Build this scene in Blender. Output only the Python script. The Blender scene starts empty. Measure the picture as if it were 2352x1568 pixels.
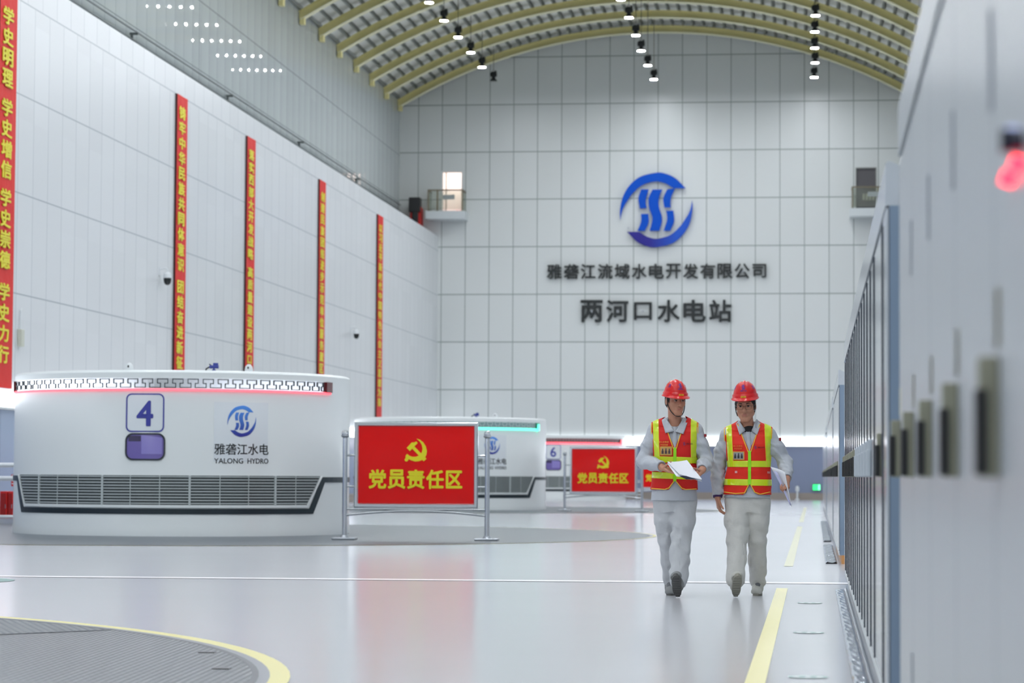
import bpy, bmesh, math, random
import numpy as np
from mathutils import Vector, Matrix

random.seed(7)
scene = bpy.context.scene
COL = scene.collection
PI = math.pi

# ------------------------------------------------------------------ camera
FPX = 5900.0
CPX, CPY, VPX, VPY, ROLL, CAMH = 1176.0, 784.0, 1870.0, 1094.5, 0.0055, 1.0
_dy = Vector((VPX - CPX, VPY - CPY, FPX)).normalized()      # hall axis seen from the camera (right, down, forward)
_up = _dy.cross(Vector((1, ROLL, 0)).normalized()).normalized()
if _up.y > 0:
    _up = -_up
_dx = _dy.cross(-_up).normalized()
if _dx.x < 0:
    _dx = -_dx
right = Vector((_dx.x, _dy.x, _up.x))
down = Vector((_dx.y, _dy.y, _up.y))
fwd = Vector((_dx.z, _dy.z, _up.z))
cam = bpy.data.cameras.new('camera')
cam_o = bpy.data.objects.new('camera', cam)
COL.objects.link(cam_o)
cam_o.matrix_world = Matrix(((right.x, -down.x, -fwd.x, 0), (right.y, -down.y, -fwd.y, 0), (right.z, -down.z, -fwd.z, CAMH), (0, 0, 0, 1)))
cam.sensor_width = 36.0
cam.lens = FPX * 36.0 / 2352.0
cam.clip_start, cam.clip_end = 0.1, 500
cam.dof.use_dof = True
cam.dof.focus_distance = 21.35
cam.dof.aperture_fstop = 3.6
scene.camera = cam_o

# ------------------------------------------------------------------ view, world, light levels
vs = scene.view_settings
vs.view_transform = 'Standard'
vs.look = 'None'
vs.exposure = 0.10
vs.gamma = 1.0
vs.use_curve_mapping = False
LAMP_STRENGTH = 545.0
STRIP_STRENGTH = 5.0
world = bpy.data.worlds.new('world')
scene.world = world
world.use_nodes = True
world.node_tree.nodes['Background'].inputs['Color'].default_value = (0.75, 0.85, 1.0, 1)
world.node_tree.nodes['Background'].inputs['Strength'].default_value = 0.3
try:
    scene.cycles.use_denoising = True
    scene.cycles.max_bounces = 8
    scene.cycles.diffuse_bounces = 4
    scene.cycles.glossy_bounces = 4
    scene.cycles.transparent_max_bounces = 12
    scene.cycles.sample_clamp_indirect = 6.0
    scene.cycles.blur_glossy = 0.5
except Exception:
    pass


# ------------------------------------------------------------------ materials
def lin(c):
    return tuple(((v / 255.0) / 12.92 if v / 255.0 <= 0.04045 else ((v / 255.0 + 0.055) / 1.055) ** 2.4) for v in c)


MATS = {}


def mat(name, rgb=(200, 200, 200), rough=0.5, metal=0.0, spec=0.5, coat=0.0, emit=None, strength=0.0, bump=None, tint=None):
    """Principled material; bump = (scale, strength, distance), tint = (scale, amount) of procedural colour variation."""
    if name in MATS:
        return MATS[name]
    m = bpy.data.materials.new(name)
    m.use_nodes = True
    nt = m.node_tree
    b = nt.nodes['Principled BSDF']
    c = lin(rgb) + (1,)
    b.inputs['Base Color'].default_value = c
    b.inputs['Roughness'].default_value = rough
    b.inputs['Metallic'].default_value = metal
    b.inputs['Specular IOR Level'].default_value = spec
    b.inputs['Coat Weight'].default_value = coat
    b.inputs['Coat Roughness'].default_value = 0.1
    if emit is not None:
        b.inputs['Emission Color'].default_value = lin(emit) + (1,)
        b.inputs['Emission Strength'].default_value = strength
    if bump or tint:
        tc = nt.nodes.new('ShaderNodeTexCoord')
    if tint:
        n = nt.nodes.new('ShaderNodeTexNoise')
        n.inputs['Scale'].default_value = tint[0]
        n.inputs['Detail'].default_value = 4
        nt.links.new(tc.outputs['Object'], n.inputs['Vector'])
        mx = nt.nodes.new('ShaderNodeMix')
        mx.data_type = 'RGBA'
        mx.inputs[6].default_value = tuple(v * (1 - tint[1]) for v in c[:3]) + (1,)
        mx.inputs[7].default_value = tuple(min(1, v * (1 + tint[1])) for v in c[:3]) + (1,)
        nt.links.new(n.outputs['Fac'], mx.inputs[0])
        nt.links.new(mx.outputs[2], b.inputs['Base Color'])
    if bump:
        n2 = nt.nodes.new('ShaderNodeTexNoise')
        n2.inputs['Scale'].default_value = bump[0]
        n2.inputs['Detail'].default_value = 5
        nt.links.new(tc.outputs['Object'], n2.inputs['Vector'])
        bp = nt.nodes.new('ShaderNodeBump')
        bp.inputs['Strength'].default_value = bump[1]
        bp.inputs['Distance'].default_value = bump[2]
        nt.links.new(n2.outputs['Fac'], bp.inputs['Height'])
        nt.links.new(bp.outputs['Normal'], b.inputs['Normal'])
    MATS[name] = m
    return m


class NG:
    """small helper for math node chains"""
    def __init__(self, m):
        self.nt = m.node_tree

    def new(self, t, **k):
        n = self.nt.nodes.new(t)
        for a, v in k.items():
            setattr(n, a, v)
        return n

    def m(self, op, a, b=None, c=None):
        n = self.new('ShaderNodeMath', operation=op)
        for i, v in enumerate((a, b, c)):
            if v is None:
                continue
            if isinstance(v, (int, float)):
                n.inputs[i].default_value = v
            else:
                self.nt.links.new(v, n.inputs[i])
        return n.outputs[0]

    def line(self, coord, pitch, offset, width):
        """1 on a joint line, 0 elsewhere"""
        t = self.m('DIVIDE', self.m('SUBTRACT', coord, offset), pitch)
        fr = self.m('FRACT', self.m('ADD', t, 0.5))
        d = self.m('ABSOLUTE', self.m('SUBTRACT', fr, 0.5))
        return self.m('LESS_THAN', d, width / pitch / 2)

    def at(self, coord, value, width):
        return self.m('LESS_THAN', self.m('ABSOLUTE', self.m('SUBTRACT', coord, value)), width / 2)


def panel_mat(name, rgb, joint_rgb, axis, pitch, off, zs=(), zpitch=None, zoff=0.0, width=0.03, rough=0.3, split=None, extra=(), low=None, bow=0.0):
    """metal cladding: flat panels with dark joints; axis = the horizontal coordinate the joints count along"""
    m = mat(name, rgb, rough)
    g = NG(m)
    nt = m.node_tree
    b = nt.nodes['Principled BSDF']
    geo = g.new('ShaderNodeNewGeometry')
    sp = g.new('ShaderNodeSeparateXYZ')
    nt.links.new(geo.outputs['Position'], sp.inputs[0])
    h, z = sp.outputs[axis], sp.outputs[2]
    if split:                                     # above this height the joints are shifted by half a panel
        hi = g.m('GREATER_THAN', z, split)
        h = g.m('ADD', h, g.m('MULTIPLY', hi, pitch * 0.5))
    j = g.line(h, pitch, off, width)
    for v in zs:
        j = g.m('MAXIMUM', j, g.at(z, v, width * 1.3))
    if zpitch:
        j = g.m('MAXIMUM', j, g.line(z, zpitch, zoff, width * 1.3))
    for v in extra:
        j = g.m('MAXIMUM', j, g.at(sp.outputs[axis], v, width * 2.2))
    # slight difference from panel to panel
    cell = g.m('FLOOR', g.m('DIVIDE', g.m('SUBTRACT', h, off), pitch))
    cz = g.m('FLOOR', g.m('DIVIDE', g.m('SUBTRACT', z, zoff), zpitch or 2.1))
    wn = g.new('ShaderNodeTexWhiteNoise', noise_dimensions='2D')
    cb = g.new('ShaderNodeCombineXYZ')
    nt.links.new(cell, cb.inputs[0])
    nt.links.new(cz, cb.inputs[1])
    nt.links.new(cb.outputs[0], wn.inputs['Vector'])
    va = g.m('ADD', g.m('MULTIPLY', wn.outputs['Value'], 0.05), 0.96)
    base = g.new('ShaderNodeVectorMath', operation='SCALE')
    base.inputs[0].default_value = lin(rgb)
    nt.links.new(va, base.inputs['Scale'])
    src = base.outputs[0]
    if low:                                       # a darker band below a height
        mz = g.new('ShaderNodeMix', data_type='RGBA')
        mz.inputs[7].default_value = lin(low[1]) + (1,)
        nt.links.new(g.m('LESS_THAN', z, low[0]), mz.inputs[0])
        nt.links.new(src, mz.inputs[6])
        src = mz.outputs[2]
    if bow:                                       # every sheet bows a little between its fixings
        fr = g.m('SUBTRACT', g.m('FRACT', g.m('DIVIDE', g.m('SUBTRACT', h, off), pitch)), 0.5)
        hh = g.m('MULTIPLY', g.m('MULTIPLY', fr, fr), bow * pitch * pitch)
        bp = g.new('ShaderNodeBump')
        bp.inputs['Strength'].default_value = 1.0
        bp.inputs['Distance'].default_value = 1.0
        nt.links.new(hh, bp.inputs['Height'])
        nt.links.new(bp.outputs['Normal'], b.inputs['Normal'])
    mx = g.new('ShaderNodeMix', data_type='RGBA')
    mx.inputs[7].default_value = lin(joint_rgb) + (1,)
    nt.links.new(j, mx.inputs[0])
    nt.links.new(src, mx.inputs[6])
    nt.links.new(mx.outputs[2], b.inputs['Base Color'])
    return m


# ------------------------------------------------------------------ objects
def tag(o, label=None, cat=None, group=None, kind=None):
    if label:
        o['label'] = label
    if cat:
        o['category'] = cat
    if group:
        o['group'] = group
    if kind:
        o['kind'] = kind
    return o


def empty(name, loc=(0, 0, 0), rz=0.0):
    o = bpy.data.objects.new(name, None)
    COL.objects.link(o)
    o.location = loc
    o.rotation_euler = (0, 0, rz)
    o.empty_display_size = 0.2
    return o


def mk(name, verts, faces, m=None, parent=None, smooth=False, loc=(0, 0, 0), kind=None):
    me = bpy.data.meshes.new(name)
    me.from_pydata([tuple(v) for v in verts], [], [tuple(f) for f in faces])
    me.update()
    if smooth:
        me.polygons.foreach_set('use_smooth', [True] * len(me.polygons))
    o = bpy.data.objects.new(name, me)
    COL.objects.link(o)
    if m is not None:
        me.materials.append(m)
    if parent is not None:
        o.parent = parent
    o.location = loc
    if kind:
        o['kind'] = kind
    return o


def children(o):
    return [c for c in bpy.data.objects if c.parent == o]


def copy_tree(o, parent=None, kids=None):
    if kids is None:
        kids = {}
        for c in bpy.data.objects:
            if c.parent:
                kids.setdefault(c.parent.name, []).append(c)
    c = o.copy()
    COL.objects.link(c)
    if parent is not None:
        c.parent = parent
    for ch in kids.get(o.name, ()):
        copy_tree(ch, c, kids)
    return c


class B:
    """collects simple solids into one mesh"""
    def __init__(self):
        self.v, self.f = [], []

    def add(self, vs_, fs_):
        n = len(self.v)
        self.v += [tuple(p) for p in vs_]
        self.f += [tuple(i + n for i in q) for q in fs_]
        return self

    def box(self, x0, x1, y0, y1, z0, z1, bev=0.0):
        if bev <= 0:
            return self.add([(x0, y0, z0), (x1, y0, z0), (x1, y1, z0), (x0, y1, z0), (x0, y0, z1), (x1, y0, z1), (x1, y1, z1), (x0, y1, z1)],
                            [(0, 3, 2, 1), (4, 5, 6, 7), (0, 1, 5, 4), (1, 2, 6, 5), (2, 3, 7, 6), (3, 0, 4, 7)])
        bm = bmesh.new()
        bmesh.ops.create_cube(bm, size=1)
        bmesh.ops.scale(bm, vec=(x1 - x0, y1 - y0, z1 - z0), verts=bm.verts)
        bmesh.ops.translate(bm, vec=((x0 + x1) / 2, (y0 + y1) / 2, (z0 + z1) / 2), verts=bm.verts)
        bmesh.ops.bevel(bm, geom=bm.edges[:], offset=bev, segments=2, affect='EDGES', profile=0.5)
        bm.verts.index_update()
        self.add([v.co[:] for v in bm.verts], [[v.index for v in f.verts] for f in bm.faces])
        bm.free()
        return self

    def tube(self, pts, r, n=8, cap=True):
        """round bar along a polyline; r may be one radius or a list"""
        pts = [Vector(p) for p in pts]
        rs = r if isinstance(r, (list, tuple)) else [r] * len(pts)
        t0 = (pts[1] - pts[0]).normalized()
        u = t0.orthogonal().normalized()
        rings = []
        for i, p in enumerate(pts):
            if i == 0:
                t = t0
            elif i == len(pts) - 1:
                t = (pts[i] - pts[i - 1]).normalized()
            else:
                t = ((pts[i + 1] - p).normalized() + (p - pts[i - 1]).normalized())
                t = t.normalized() if t.length > 1e-6 else (pts[i + 1] - p).normalized()
            u = (u - t * u.dot(t))
            u = u.normalized() if u.length > 1e-6 else t.orthogonal().normalized()
            w = t.cross(u)
            rings.append([p + (u * math.cos(2 * PI * k / n) + w * math.sin(2 * PI * k / n)) * rs[i] for k in range(n)])
        vs_ = [q for ring in rings for q in ring]
        fs_ = []
        for i in range(len(rings) - 1):
            for k in range(n):
                a, b_ = i * n + k, i * n + (k + 1) % n
                fs_.append((a, b_, b_ + n, a + n))
        if cap:
            fs_.append(tuple(range(n - 1, -1, -1)))
            fs_.append(tuple(len(vs_) - n + k for k in range(n)))
        return self.add(vs_, fs_)

    def lathe(self, prof, n=24, c=(0, 0), cap=True):
        """prof: list of (radius, z)"""
        vs_, fs_ = [], []
        for (r, z) in prof:
            for k in range(n):
                a = 2 * PI * k / n
                vs_.append((c[0] + r * math.cos(a), c[1] + r * math.sin(a), z))
        for i in range(len(prof) - 1):
            for k in range(n):
                a, b_ = i * n + k, i * n + (k + 1) % n
                fs_.append((a, b_, b_ + n, a + n))
        if cap:
            fs_.append(tuple(range(n - 1, -1, -1)))
            fs_.append(tuple(len(vs_) - n + k for k in range(n)))
        return self.add(vs_, fs_)

    def prism(self, poly, y0, y1):
        """polygon in (x, z), extruded along y"""
        n = len(poly)
        vs_ = [(x, y0, z) for x, z in poly] + [(x, y1, z) for x, z in poly]
        fs_ = [tuple(range(n)), tuple(range(2 * n - 1, n - 1, -1))]
        for i in range(n):
            j = (i + 1) % n
            fs_.append((j, i, i + n, j + n))
        return self.add(vs_, fs_)

    def build(self, name, m, parent=None, smooth=False, loc=(0, 0, 0), kind=None):
        o = mk(name, self.v, self.f, m, parent, smooth, loc, kind)
        if smooth:
            auto_smooth(o)
        return o


def auto_smooth(o, ang=35):
    bm = bmesh.new()
    bm.from_mesh(o.data)
    for e in bm.edges:
        if len(e.link_faces) == 2 and e.calc_face_angle(0) > math.radians(ang):
            e.smooth = False
    bm.to_mesh(o.data)
    bm.free()


def fix_normals(o):
    bm = bmesh.new()
    bm.from_mesh(o.data)
    bmesh.ops.recalc_face_normals(bm, faces=bm.faces[:])
    bm.to_mesh(o.data)
    bm.free()


_TXT = {}


def text_geo(s, w=None, h=None, depth=0.02, bold=0.0, space=1.0, line=1.0, keep=False):
    """lettering as solid geometry: verts in (x, y, z), centred, front face at y = -depth, back at y = 0"""
    key = (s, bold, space, line)
    if key not in _TXT:
        cu = bpy.data.curves.new('lettering', 'FONT')
        cu.body = s
        cu.align_x = 'CENTER'
        cu.size = 1.0
        cu.extrude = 0.5
        cu.resolution_u = 3
        cu.space_character = space
        cu.space_line = line
        ob = bpy.data.objects.new('lettering', cu)
        COL.objects.link(ob)
        dg = bpy.context.evaluated_depsgraph_get()
        me = ob.evaluated_get(dg).to_mesh()
        v = np.array([p.co[:] for p in me.vertices], dtype=float).reshape(-1, 3)
        f = [tuple(p.vertices) for p in me.polygons]
        ob.evaluated_get(dg).to_mesh_clear()
        bpy.data.objects.remove(ob)
        bpy.data.curves.remove(cu)
        _TXT[key] = (v, f)
    v, f = _TXT[key]
    v = v.copy()
    if len(v) == 0:
        return [], []
    lo, hi = v.min(0), v.max(0)
    c = (lo + hi) / 2
    sx = w / (hi[0] - lo[0]) if w else None
    sy = h / (hi[1] - lo[1]) if h else None
    if sx is None:
        sx = sy
    if sy is None:
        sy = sx
    if keep:
        sx = sy = min(sx, sy)
    out = [((x - c[0]) * sx, -(z + 0.5) * depth, (y - c[1]) * sy) for x, y, z in v]
    if bold > 0:                        # heavier strokes: the same glyph laid over itself with small shifts
        n0, base, f0 = len(out), out, f
        out, f = list(base), list(f0)
        ex, ez = bold * sx, bold * sy
        shr_x = 1 - 2 * ex / max(1e-6, (hi[0] - lo[0]) * sx)
        shr_z = 1 - 2 * ez / max(1e-6, (hi[1] - lo[1]) * sy)
        base = [(x * shr_x, y, z * shr_z) for x, y, z in base]
        out = list(base)
        for k in range(8):
            a = 2 * PI * k / 8
            m_ = len(out)
            out += [(x + ex * math.cos(a), y * (1 - 0.045 * (k + 1)), z + ez * math.sin(a)) for x, y, z in base]
            f = f + [tuple(i + m_ for i in q) for q in f0]
    return out, f


ORD = ('first second third fourth fifth sixth seventh eighth ninth tenth eleventh twelfth thirteenth fourteenth fifteenth sixteenth seventeenth '
       'eighteenth nineteenth twentieth twenty-first twenty-second twenty-third twenty-fourth twenty-fifth twenty-sixth twenty-seventh '
       'twenty-eighth twenty-ninth thirtieth thirty-first thirty-second thirty-third thirty-fourth thirty-fifth thirty-sixth thirty-seventh').split()

# ------------------------------------------------------------------ common materials
WHITE_PAINT = mat('white_paint', (214, 218, 220), 0.35)
CHROME = mat('chrome', (205, 208, 212), 0.16, 1.0)
STEEL = mat('brushed_steel', (170, 174, 180), 0.28, 1.0)
BLACK = mat('black_plastic', (24, 25, 27), 0.4)
RED_CLOTH = mat('red_cloth', (214, 22, 12), 0.6, bump=(3.0, 0.4, 0.05))
BANNER_SIDE_SHADE = mat('banner_side_shade', (62, 22, 22), 0.7)
YELLOW_TEXT = mat('yellow_lettering', (226, 214, 50), 0.5)
BLUE_LOGO = mat('blue_lacquer', (0, 80, 196), 0.6, spec=0.2)
DARK_TEXT = mat('dark_lettering', (16, 24, 26), 0.35)
# ================================================================== THE SETTING
YEND, YBACK = 112.0, -16.0
XL, XLU, XR, XRU = -16.5, -18.25, 2.85, 4.6
# floor: glossy pale epoxy
FLOOR = mat('floor_epoxy', (202, 203, 208), 0.16, 0.0, 0.5, bump=(0.8, 0.05, 0.02), tint=(0.35, 0.03))
B().box(XLU - 0.5, XRU + 0.5, YBACK - 0.5, YEND + 0.5, -0.3, 0).build('floor', FLOOR, kind='structure')

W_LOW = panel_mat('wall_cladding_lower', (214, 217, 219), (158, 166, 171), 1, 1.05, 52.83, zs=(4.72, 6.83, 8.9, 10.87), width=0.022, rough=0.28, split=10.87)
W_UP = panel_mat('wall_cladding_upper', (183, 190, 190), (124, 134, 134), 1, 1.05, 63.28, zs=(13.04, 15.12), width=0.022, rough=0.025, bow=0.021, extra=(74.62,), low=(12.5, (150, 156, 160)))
W_UP.node_tree.nodes['Principled BSDF'].inputs['Specular IOR Level'].default_value = 0.2
W_END = panel_mat('wall_cladding_end', (213, 217, 216), (140, 150, 148), 0, 1.0625, -16.35, zpitch=2.1, zoff=4.74, width=0.036, rough=0.33)
b = B()
b.box(XL - 0.35, XL, YBACK, YEND, 0, 11.52)
b.build('wall_left', W_LOW, kind='structure')
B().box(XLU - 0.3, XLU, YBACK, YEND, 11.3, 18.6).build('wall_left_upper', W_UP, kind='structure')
B().box(XLU, XL - 0.002, YBACK, YEND, 11.2, 11.5).build('trim_1', mat('ledge_concrete', (170, 176, 180), 0.7), kind='structure')
B().box(XR, XR + 0.35, YBACK, YEND, 0, 11.52).build('wall_right', W_LOW, kind='structure')
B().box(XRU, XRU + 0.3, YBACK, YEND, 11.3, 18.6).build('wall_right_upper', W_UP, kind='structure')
B().box(XR + 0.002, XRU, YBACK, YEND, 11.2, 11.5).build('trim_2', mat('ledge_concrete'), kind='structure')
# end wall with two door openings
b = B()
OPL, OPR, OZ0, OZ1 = (-16.37, -15.43), (1.79, 2.70), 12.28, 14.42
xs = [XLU - 0.3, OPL[0], OPL[1], OPR[0], OPR[1], XRU + 0.3]
for i in range(5):
    if i in (1, 3):
        b.box(xs[i], xs[i + 1], YEND, YEND + 0.3, 0, OZ0)
        b.box(xs[i], xs[i + 1], YEND, YEND + 0.3, OZ1, 22.5)
    else:
        b.box(xs[i], xs[i + 1], YEND, YEND + 0.3, 0, 22.5)
b.build('wall_back', W_END, kind='structure')
B().box(XLU - 0.3, XRU + 0.3, YBACK - 0.3, YBACK, 0, 22.5).build('wall_front', W_END, kind='structure')

# blue-grey dado, skirting and the continuous strip light above it
DADO = panel_mat('dado_panel', (128, 138, 164), (96, 106, 130), 0, 2.12, -16.35, width=0.03, rough=0.3)
DADO_L = panel_mat('dado_panel_side', (150, 162, 190), (118, 128, 155), 1, 2.1, 52.83, width=0.03, rough=0.25)
SKIRT = mat('brown_skirting', (150, 140, 132), 0.5)
B().box(XL + 0.05, XR - 0.05, YEND - 0.05, YEND, 0.3, 2.28).build('trim_3', DADO, kind='structure')
B().box(XL + 0.05, XR - 0.05, YEND - 0.07, YEND, 0.0, 0.3).build('baseboard_back', SKIRT, kind='structure')
B().box(XL, XL + 0.05, YBACK, YEND - 0.06, 0.3, 2.28).build('trim_4', DADO_L, kind='structure')
B().box(XL, XL + 0.07, YBACK, YEND - 0.08, 0.0, 0.3).build('baseboard_left', SKIRT, kind='structure')
STRIP_E = mat('strip_light', (255, 255, 255), 0.5, emit=(240, 247, 255), strength=STRIP_STRENGTH)
t = empty('strip_light', (0, YEND, 2.28))
tag(t, 'long glowing white strip light along the back wall above the blue-grey dado', 'light')
B().box(XL + 0.1, XR - 0.1, -0.12, -0.03, 0.0, 0.05).build('housing', WHITE_PAINT, t)
B().box(XL + 0.1, XR - 0.1, -0.10, -0.03, 0.05, 0.37).build('diffuser', STRIP_E, t)
t = empty('strip_light', (XL, 0, 2.28))
tag(t, 'long glowing white strip light along the left wall under the red banners', 'light')
B().box(0.03, 0.12, YBACK + 0.1, YEND - 0.15, 0.0, 0.05).build('housing', WHITE_PAINT, t)
B().box(0.03, 0.10, YBACK + 0.1, YEND - 0.15, 0.05, 0.37).build('diffuser', STRIP_E, t)
t = empty('strip_light', (XR, 0, 2.28))
tag(t, 'long white strip light on the right wall behind the cabinets', 'light')
B().box(-0.12, -0.03, YBACK + 0.1, YEND - 0.15, 0.0, 0.05).build('housing', WHITE_PAINT, t)
B().box(-0.10, -0.03, YBACK + 0.1, YEND - 0.15, 0.05, 0.37).build('diffuser', STRIP_E, t)

# ------------------------------------------------------------------ vaulted roof
AXC, AZC, AR = -6.83, -1.68, 22.0
SHEET = mat('roof_sheet', (244, 245, 236), 0.6)
A0 = math.asin((XLU - 0.05 - AXC) / (AR + 0.56))
A1 = math.asin((XRU + 0.05 - AXC) / (AR + 0.56))
n = 64
vs_, fs_ = [], []
for i in range(n + 1):
    a = A0 + (A1 - A0) * i / n
    for (r, y) in ((AR + 0.52, YBACK), (AR + 0.52, YEND), (AR + 0.66, YEND), (AR + 0.66, YBACK)):
        vs_.append((AXC + r * math.sin(a), y, AZC + r * math.cos(a)))
for i in range(n):
    p, q = i * 4, i * 4 + 4
    for k in range(4):
        k2 = (k + 1) % 4
        fs_.append((p + k, p + k2, q + k2, q + k))
ceiling = mk('ceiling', vs_, fs_, SHEET, smooth=False, kind='structure')
fix_normals(ceiling)
RIBM = mat('pale_yellow_steel', (234, 224, 158), 0.45, tint=(0.8, 0.08))
RIBF = mat('pale_yellow_flange', (240, 236, 200), 0.45)


def arc_box(b_, r0, r1, y0, y1, a0, a1, n_=48):
    vv, ff = [], []
    for i in range(n_ + 1):
        a = a0 + (a1 - a0) * i / n_
        s, c = math.sin(a), math.cos(a)
        for (r, y) in ((r0, y0), (r0, y1), (r1, y1), (r1, y0)):
            vv.append((AXC + r * s, y, AZC + r * c))
    for i in range(n_):
        p, q = i * 4, i * 4 + 4
        for k in range(4):
            k2 = (k + 1) % 4
            ff.append((p + k, q + k, q + k2, p + k2))
    e = n_ * 4
    ff += [(0, 1, 2, 3), (e + 3, e + 2, e + 1, e)]
    b_.add(vv, ff)


RA = math.asin(11.36 / AR)
rib0 = None
for k in range(12):
    y = 111.35 - 3.64 * k
    if rib0 is None:
        bb = B()
        arc_box(bb, AR + 0.03, AR + 0.32, -0.02, 0.02, -RA, RA)
        arc_box(bb, AR + 0.29, AR + 0.32, -0.12, 0.12, -RA, RA)
        rib0 = bb.build('arch_rib', RIBM, ceiling, loc=(0, y, 0))
        bb = B()
        arc_box(bb, AR, AR + 0.035, -0.17, 0.17, -RA, RA)
        rf = bb.build('bottom_flange', RIBF, rib0)
        # foot plates at the springing
        bb = B()
        for s in (-1, 1):
            x = AXC + s * 11.3
            bb.box(x - 0.08, x + 0.08, -0.16, 0.16, 17.02, 17.3)
        bb.build('foot_plate', RIBM, rib0)
    else:
        copy_tree(rib0, ceiling).location = (0, y, 0)
PUR = mat('purlin_steel', (122, 126, 118), 0.5)
pur0 = None
NPUR = 54
for k in range(NPUR):
    a = -RA * 0.985 + 2 * RA * 0.985 * k / (NPUR - 1)
    if pur0 is None:
        bb = B()
        bb.box(-0.012, 0.012, 76, YEND - 0.05, 0.01, 0.2)
        bb.box(-0.012, 0.07, 76, YEND - 0.05, 0, 0.012)
        bb.box(-0.012, 0.07, 76, YEND - 0.05, 0.19, 0.2)
        pur0 = bb.build('purlin', PUR, ceiling)
        o = pur0
    else:
        o = pur0.copy()
        COL.objects.link(o)
    r = AR + 0.318
    o.location = (AXC + r * math.sin(a), 0, AZC + r * math.cos(a))
    o.rotation_euler = (0, a, 0)

# ------------------------------------------------------------------ pendant lamps: three rows along the hall
LAMP_E = mat('lamp_glow', (255, 255, 255), 0.5, emit=(245, 249, 255), strength=LAMP_STRENGTH)
LAMP_OFF = mat('lamp_glass_off', (60, 66, 64), 0.3)
LAMP_H = mat('lamp_housing', (26, 30, 32), 0.45)


def make_lamp(zc, lit=True):
    r = empty('pendant_lamp')
    b_ = B()
    b_.lathe([(0.02, 0.42), (0.12, 0.38), (0.13, 0.35), (0.13, 0.2), (0.08, 0.17), (0.08, 0.12), (0.155, 0.03), (0.16, 0.0), (0.15, 0.0), (0.145, 0.02)], 20)
    for k in range(10):
        a = 2 * PI * k / 10
        x, y = 0.135 * math.cos(a), 0.135 * math.sin(a)
        b_.box(x - 0.012, x + 0.012, y - 0.012, y + 0.012, 0.2, 0.36)
    b_.build('housing', LAMP_H, r)
    b_ = B()
    b_.box(0.06, 0.13, -0.04, 0.04, 0.34, 0.44)
    b_.tube([(-0.08, 0, 0.36), (-0.06, 0, 0.44), (0.0, 0, 0.48), (0.06, 0, 0.44)], 0.008, 6)
    b_.build('driver_box', LAMP_H, r)
    b_ = B()
    b_.tube([(0, 0, 0.46), (0, 0, zc)], 0.012, 6)
    b_.tube([(0, 0, zc - 0.25), (0.1, 0, zc - 0.1), (0, 0, zc - 0.02)], 0.015, 6)
    b_.build('cord', mat('cord', (90, 86, 60), 0.6), r)
    b_ = B()
    b_.lathe([(0.142, -0.004), (0.142, 0.012)], 16)
    b_.build('diffuser', LAMP_E if lit else LAMP_OFF, r)
    return r


ROWX = ((-13.6, 'left'), (-6.77, 'middle'), (0.04, 'right'))
for (x, rn) in ROWX:
    zt = AZC + math.sqrt((AR + 0.34) ** 2 - (x - AXC) ** 2) - 17.8
    proto = None
    for k in range(34):
        y = 108.2 - 3.66 * k
        if k == 0 and rn == 'left':
            o = make_lamp(zt, False)
            tag(o, 'unlit dark pendant lamp nearest the back wall in the left row', 'lamp', 'pendant lamps under the vault')
            o.location = (x, y, 17.8)
            continue
        if proto is None:
            proto = o = make_lamp(zt, True)
        else:
            o = copy_tree(proto)
        o.location = (x + random.uniform(-0.03, 0.03), y + random.uniform(-0.12, 0.12), 17.8)
        tag(o, 'lit black pendant lamp, %s from the back wall in the %s ceiling row' % (ORD[k], rn), 'lamp', 'pendant lamps under the vault')

# ------------------------------------------------------------------ crane runway on the left ledge
t = empty('conductor_rail', (XLU + 0.12, 0, 12.3))
tag(t, 'thin crane conductor bars running along the foot of the upper left wall', 'rail')
for z in (0.0, 0.14, 0.28, 0.55):
    B().box(-0.02, 0.02, 30, YEND - 0.4, z, z + 0.03).build('bar', mat('dark_bar', (92, 100, 102), 0.5), t)
pr = None
for k, y in enumerate((55.6, 66.66, 78.0, 89.2, 100.6)):
    if pr is None:
        bb = B()
        bb.box(-0.03, 0.2, -0.03, 0.03, 0.12, 0.18)
        bb.box(0.0, 0.06, -0.04, 0.04, -0.14, 0.14)
        pr = bb.build('bracket', mat('bracket_steel', (70, 78, 78), 0.5), t, loc=(-0.05, y, 0.3))
    else:
        o = pr.copy()
        COL.objects.link(o)
        o.location = (-0.05, y, 0.3)
t = empty('crane_rail', (XL - 0.55, 0, 11.5))
tag(t, 'steel crane rail lying along the ledge on top of the left wall', 'rail')
bb = B()
bb.box(-0.07, 0.07, YBACK + 1, YEND - 1.8, 0, 0.02)
bb.box(-0.02, 0.02, YBACK + 1, YEND - 1.8, 0.02, 0.1)
bb.box(-0.04, 0.04, YBACK + 1, YEND - 1.8, 0.1, 0.14)
bb.build('rail_bar', STEEL, t)
t = empty('crane_buffer', (-17.4, YEND - 0.6, 11.5))
tag(t, 'red crane end stop with a black buffer at the end of the left ledge', 'buffer')
B().box(-0.24, 0.24, -0.25, 0.55, 0.0, 1.25, 0.02).build('stop_block', mat('red_paint', (200, 28, 24), 0.4), t)
bb = B()
bb.box(-0.27, 0.23, -0.42, 0.1, 1.0, 1.65, 0.03)
bb.box(-0.12, 0.14, -0.40, -0.2, 0.55, 1.05, 0.02)
bb.build('buffer_pad', BLACK, t)

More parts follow.
